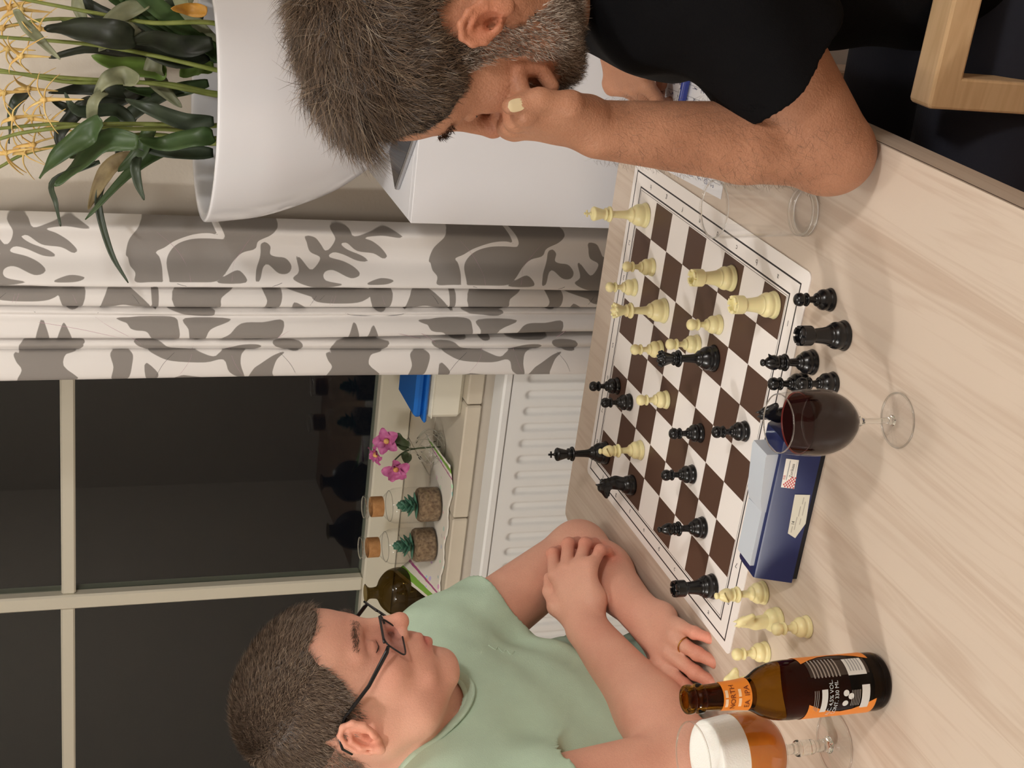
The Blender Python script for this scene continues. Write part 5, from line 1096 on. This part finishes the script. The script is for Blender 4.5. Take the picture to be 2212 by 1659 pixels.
def lashes(Mh,root,F):
    for s in(-1,1):
        dd=Mh.to_3x3()@Vector((-1,0,0)); pts=[surf(F,Mh@Vector((.125,s*(.019+.026*t),.0215-.0030*math.sin(math.pi*t)+.001*t)),dd,.09,.0006) for t in np.linspace(0,1,9)]
        o=MB().tube(pts,[.0004,.0007,.0009,.0010,.0011,.0011,.0010,.0008,.0004],6).build('eyelashes',DK,None,True); under(o,root)
lashes(MG,GP,FG)
# nails
NA=mat('nail_pink',(226,176,160),.3,spec=.5,coat=.2)
for M_,ff,tt in((ML,fL,tL),(MR,fR,tR)):
    up=M_.to_3x3()@Vector((0,0,1))
    for p_ in ff:
        dn=(p_[3]-p_[2]).normalized(); u_=up-dn*up.dot(dn)
        o=nail(p_[2],p_[3],u_,.0072,None,NA); under(o,GP)
# ring on the ring finger
rp=fL[2]; rc_=rp[0].lerp(rp[1],.42); rdirv=(rp[1]-rp[0]).normalized(); u_=rdirv.orthogonal().normalized(); w_=rdirv.cross(u_)
ringo=MB().tube([rc_+u_*math.cos(a)*.0103+w_*math.sin(a)*.0103 for a in np.linspace(0,2*math.pi,40)],.0010,8,flat=1.6,cap=False).build('finger_ring',mat('gold',(196,150,80),.25,metal=1),None,True)
tag(ringo,'thin gold ring on the finger of the man in green','ring')
# glasses
gl=thing('eyeglasses','black-framed rectangular glasses worn by the man in green','glasses',tuple(gh((.10,0,.02))))
FR=mat('glasses_frame',(20,20,24),.25,spec=.6)
def under2(o,root): return under(o,root)
for s in(-1,1):
    c=Vector((.1085,s*.0345,.008)); X_=Vector((-.28*s*s*0-.22,s*1,0)).normalized(); Z_=Vector((.22,0,1)).normalized(); Y_=X_.cross(Z_)
    pr=[]
    for k in range(33):
        a=2*math.pi*k/32; ca,sa=math.cos(a),math.sin(a); e=.45; pr.append(c+X_*.0265*abs(ca)**e*(1 if ca>0 else -1)+Z_*.0180*abs(sa)**e*(1 if sa>0 else -1)*(1 if sa>0 else 1))
    pr=[MG@p for p in pr]
    under(MB().tube(pr,.00115,8,cap=False).build('frame_rim',FR,None,True),gl)
    ln=MB().add([tuple(p) for p in pr[:-1]],[tuple(range(32))]).build('lens',LENS,None); under(ln,gl)
    top=[MG@(c+X_*u*.0265+Z_*.0182) for u in np.linspace(-1,1,7)]; under(MB().tube(top,.0016,8).build('brow_bar',FR,None,True),gl)
    hx=c+X_*.0285+Z_*.012
    tp=[MG@p for p in(hx,hx+Vector((-.006,s*.004,0)),Vector((.055,s*.0755,.024)),Vector((.010,s*.0790,.034)),Vector((-.012,s*.0835,.034)),Vector((-.028,s*.083,.020)),Vector((-.032,s*.080,.004)))]
    under(MB().tube(tp,[.002,.003,.0026,.0022,.0020,.0018,.0014],8,flat=.5,flatdir=tuple((MG.to_3x3()@Vector((0,1,0))))).build('temple_arm',FR,None,True),gl)
under(MB().tube([MG@Vector(p) for p in((.112,-.010,.016),(.1155,-.004,.0195),(.1155,.004,.0195),(.112,.010,.016))],.0014,8).build('bridge',FR,None,True),gl)
# ---- man in the black T-shirt
BPn=thing('person','man in black T-shirt with grey-flecked beard resting his face on his fist','person',(.08,-.55,.46))
MBk=headframe((-.045,-.300,1.204),90,23,-5,.99); bh=lambda p:MBk@Vector(p)
F=Field(); head_ops(F,MBk,.99,heavy=.3,es=.87)
BN=(.03,-.405,1.045)
F.u(caps(tuple(bh((-.030,0,.0))),BN,.058,.066),.03); F.u(caps(tuple(bh((.025,0,-.06))),(.03,-.36,1.03),.040,.05),.03)
bLS,bLE,bLW=(-.092,-.378,.975),(-.098,-.200,.802),(-.094,-.208,1.060)
bRS,bRE,bRW=(.215,-.360,.965),(.40,-.37,.800),(.420,-.240,.842)
F.u(caps(bLS,bRS,.062,.062),.04); F.u(caps((.06,-.40,.96),(.075,-.58,.58),.11,.12,.75,(1,0,0)),.05)
m1=tuple(np.array(bLE)*.62+np.array(bLW)*.38)
F.u(caps(bLS,bLE,.061,.048),.03); F.u(caps(bLE,m1,.040,.041),.010); F.u(caps(m1,bLW,.041,.028),.010); F.u(ell((bLE[0]-.002,bLE[1]+.004,bLE[2]-.014),(.032,.032,.034)),.02)
F.u(caps(bRS,bRE,.055,.044),.03); F.u(caps(bRE,bRW,.043,.029),.02)
for a,b,r in(((.0,-.56,.54),(.0,-.12,.53),.082),((.16,-.56,.54),(.17,-.12,.53),.082),((.0,-.12,.53),(-.03,-.16,.08),.062),((.17,-.12,.53),(.19,-.14,.08),.062)): F.u(caps(a,b,r,r*.82),.03)
MBL=wristframe(bLW,(.02,-.02,1),(-.48,.87,.05))
if (MBL.to_3x3()@Vector((0,1,0))).x>0: MBL=mirror(MBL)
fB,tB=limb(F,[(m1,bLW,.041,.028)],MBL,[(78,95,60),(80,92,55),(82,90,52),(84,88,50)],.6,thumb=[(.016,.024,-.006),(.046,.040,-.010),(.078,.042,-.012),(.106,.040,-.004)],sc=1.02)
MBR=wristframe(bRW,(-.22,.93,-.28),(-.55,-.05,.83))
if (MBR.to_3x3()@Vector((0,1,0))).z>0: MBR=mirror(MBR)
fR2,tR2=hand_ops(F,MBR,[(38,48,28),(52,62,36),(62,70,40),(66,70,40)],.5,thumb=[(.018,.024,-.010),(.046,.040,-.030),(.074,.036,-.044),(.098,.022,-.052)])
FB=F
SKB=skinmat('skin_tanned',(200,146,116),(172,120,92),220,.55)
bbody=nets(F,(-.20,-.50,.56),(.52,-.02,1.40),.0023,'body',SKB,None); under(bbody,BPn)
exb=[(tuple(p[j]),.014,(1,.86,.84)) for p in fB+fR2 for j in(1,2)]
vcolor(bbody,lambda co:headcolor(co,MBk,beard=True,extra=exb))
FL=Field()
for a,b,r in(((.0,-.56,.54),(.0,-.12,.53),.090),((.16,-.56,.54),(.17,-.12,.53),.090),((.075,-.60,.60),(.075,-.56,.52),.13)): FL.u(caps(a,b,r,r*.9),.05)
SHO=mat('trousers_navy',(26,28,40),.85,bump=.3,bscale=400)
tr=nets(FL,(-.12,-.78,.38),(.30,-.0,.76),.008,'trousers',SHO,None); under(tr,BPn)
FL=Field()
for a,b in(((.0,-.12,.53),(-.03,-.16,.06)),((.17,-.12,.53),(.19,-.14,.06))): FL.u(caps(a,b,.064,.045),.03)
under(nets(FL,(-.12,-.25,.02),(.30,-.03,.62),.008,'lower_legs',mat('shin_skin',(176,120,96),.6),None),BPn)
FL=Field()
for a,b in(((.09,.78,.62),(.19,.42,.54)),((.07,.78,.62),(-.06,.42,.54)),((.19,.42,.54),(.19,.45,.06)),((-.06,.42,.54),(-.06,.45,.06))): FL.u(caps(a,b,.088,.07),.04)
under(nets(FL,(-.18,.30,.0),(.32,.92,.72),.009,'trousers',SHO,None),GP)
FS=Field(); SL=np.array(bLS);SR=np.array(bRS)
FS.u(caps(bLS,bRS,.078,.078),.04); FS.u(caps((.06,-.40,.965),(.07,-.60,.60),.125,.14,.75,(1,0,0)),.06); FS.u(caps((.03,-.41,1.03),(.05,-.42,.96),.078,.11),.05); FS.u(caps((.10,-.33,1.00),(.08,-.36,.90),.075,.08),.05); FS.u(caps((-.04,-.325,.985),(.03,-.315,.94),.070,.075),.05); FS.u(caps((.07,-.56,.70),(.07,-.62,.52),.14,.15,.8,(1,0,0)),.05); FS.u(caps((.03,-.47,.84),(.035,-.50,.60),.105,.11),.05); FS.u(caps((.05,-.40,.86),(.06,-.42,.62),.125,.13),.05)
lc=np.array(bLS)*.46+np.array(bLE)*.54; ldir=_n(_n(np.array(bLE)-np.array(bLS))+np.array((0.05,-.15,-.28)))
rc=np.array(bRS)*.5+np.array(bRE)*.5; rdir=_n(np.array(bRE)-np.array(bRS))
FS.u(sleeve(bLS,lc,ldir,.082,.073,.064),.02); FS.u(sleeve(bRS,rc,rdir,.074,.066,.058),.02)
def folds(p):
    x,y,z=p[...,0],p[...,1],p[...,2]; return .0050*np.sin(75*(y+z*.6)+2*np.sin(20*z))*np.exp(-((p-np.array((-.03,-.26,.90)))**2).sum(-1)/.010)+.0026*np.sin(50*z+30*y+2*np.sin(15*x))
FS.disp(folds)
nax=_n((-.10,.55,.83)); ct_=np.array((.022,-.365,1.075))
FS.sub(neckhole,.006)
SHB=mat('tshirt_black',(9,9,12),.85,spec=.15,noise=.15,scale=30,bump=.3,bscale=700)
bs_=nets(FS,(-.24,-.80,.44),(.46,-.10,1.20),.0032,'t_shirt',SHB,None); under(bs_,BPn)
collar(FS,ct_,nax,SHB,BPn)
# hair: fuller, greying, brushed forwards over the forehead
HB=hairmat('hair_dark_brown',(44,34,28),(112,90,70),(150,134,112),.92)
HLB=([0,14,22,28,38,48,58,68,75,84,92,103,112,125,180],[.118,.118,.106,.086,.050,.018,-.004,-.016,.022,.036,.038,.038,.0,-.04,-.075])
fnB=lambda q:scalp(q,HLB)
capb=nets(cap_field(MBk,.99,.005,fnB,.0016,120),tuple(np.array(MBk.translation)-.19),tuple(np.array(MBk.translation)+.22),.003,'scalp_hair',hairmat('hair_cap_dark',(40,32,27),(40,32,27)),None); under(capb,BPn)
combB=lambda q,r:np.stack([.55*(q[:,2]>.10)+.30,np.sign(q[:,1])*.15,-.9*(q[:,2]<.10)],1)
lenB=lambda q,r:(.012+.020*np.clip((q[:,2]-.05)/.07,0,1))*(1-.55*np.clip((q[:,0]-.035)/.03,0,1)*(q[:,2]<.125))*(1+.5*(q[:,2]>=.125)*(q[:,0]>.0))*r.uniform(.6,1.25,len(q))
hb=strands('hair',capb,MBk,lambda q,co:(fnB(q)>.005).astype(float),52000,lenB,.00030,4,combB,HB,None,21,jit=.42,nloc=lambda q,r:.20+.28*r.random(len(q))+.12*(q[:,2]>.12),grav=.06,lift=-.002); under(hb,BPn)
def beardmask(q,co):
    ay=np.abs(q[:,1]); a=(q[:,2]<-.012)&(q[:,2]>-.125)&(q[:,0]>.004)&(ay<.080)
    edge=np.interp(q[:,0],[.0,.02,.045,.07,.085,.10],[.02,.008,-.018,-.030,-.026,-.022]); low=np.clip((edge-q[:,2])/.010,0,1)
    lips=((q[:,0]>.094)&(ay<.018)&(np.abs(q[:,2]+.046)<.009)); side=((q[:,0]>.010)&(q[:,0]<.036)&(ay>.05)&(q[:,2]<.03)&(q[:,2]>-.03))
    J=[np.array(p) for l_ in fB+[tB] for p in l_]+[np.array(bLW),(np.array(bLW)*.5+np.array(fB[0][0])*.5),(np.array(bLW)*.5+np.array(fB[2][0])*.5),(np.array(bLW)*.7+np.array(bLE)*.3)]
    hd=np.min([np.linalg.norm(co-j,axis=1)-(.030 if k>=len(J)-4 else .0165) for k,j in enumerate(J)],axis=0)
    inh=((q[:,0]**2/.115**2+q[:,1]**2/.082**2)<1.15)
    return np.where(lips,0,np.where(side,.8,a*low*.9))*(q[:,2]>-.118)*(ay<.077)*(hd>0)*inh
BE=hairmat('beard_grey_brown',(66,52,44),(128,108,92),(196,184,170),.72)
be=strands('beard',bbody,MBk,beardmask,20000,lambda q,r:(.0055+.004*np.clip((-.04-q[:,2])/.05,0,1))*r.uniform(.6,1.3,len(q)),.00022,2,lambda q,r:np.stack([np.full(len(q),.35),np.zeros(len(q)),np.full(len(q),-1)],1),BE,None,22,jit=.4,nloc=lambda q,r:.45+.2*r.random(len(q))); under(be,BPn)
eb=strands('eyebrows',bbody,MBk,browmask,520,lambda q,r:r.uniform(.006,.011,len(q)),.00025,2,lambda q,r:np.stack([np.full(len(q),-.2),np.sign(q[:,1]),np.full(len(q),.1)],1),hairmat('eyebrow_dark',(48,36,30),(90,74,62)),None,23,jit=.3,nloc=lambda q,r:.3+.2*r.random(len(q))); eb['kind']='stuff'; under(eb,BPn)
lashes(MBk,BPn,FB)
# forearm hair
Mid=Matrix.Identity(4); ea=np.array(bLE);wa=np.array(bLW)
def armmask(q,co):
    v=wa-ea; t=((co-ea)@v)/(v@v); r_=np.linalg.norm(co-(ea+t[:,None]*v),axis=1); return ((t>.05)&(t<1.0)&(r_<.06)).astype(float)*.8
ah=strands('arm_hair',bbody,Mid,armmask,2600,lambda q,r:r.uniform(.005,.012,len(q)),.00007,3,lambda q,r:np.tile(np.array((.1,.25,-.5)),(len(q),1)),hairmat('arm_hair_brown',(66,46,34),(96,72,54)),None,31,jit=.5,nloc=lambda q,r:.25+.3*r.random(len(q))); under(ah,BPn)
NB=mat('nail_pale',(216,198,160),.3,coat=.3)
th=tB; upv=Vector((-1,-.15,.25)); o=nail(th[2],th[3],upv,.0084,None,NB,2.1); o['label']='pale thumbnail'; under(o,BPn)
for k in(0,1): p_=fR2[k]; o=nail(p_[2],p_[3],MBR.to_3x3()@Vector((0,0,1)),.0072,None,NA); under(o,BPn)
GC=None
bpy.context.view_layer.update()
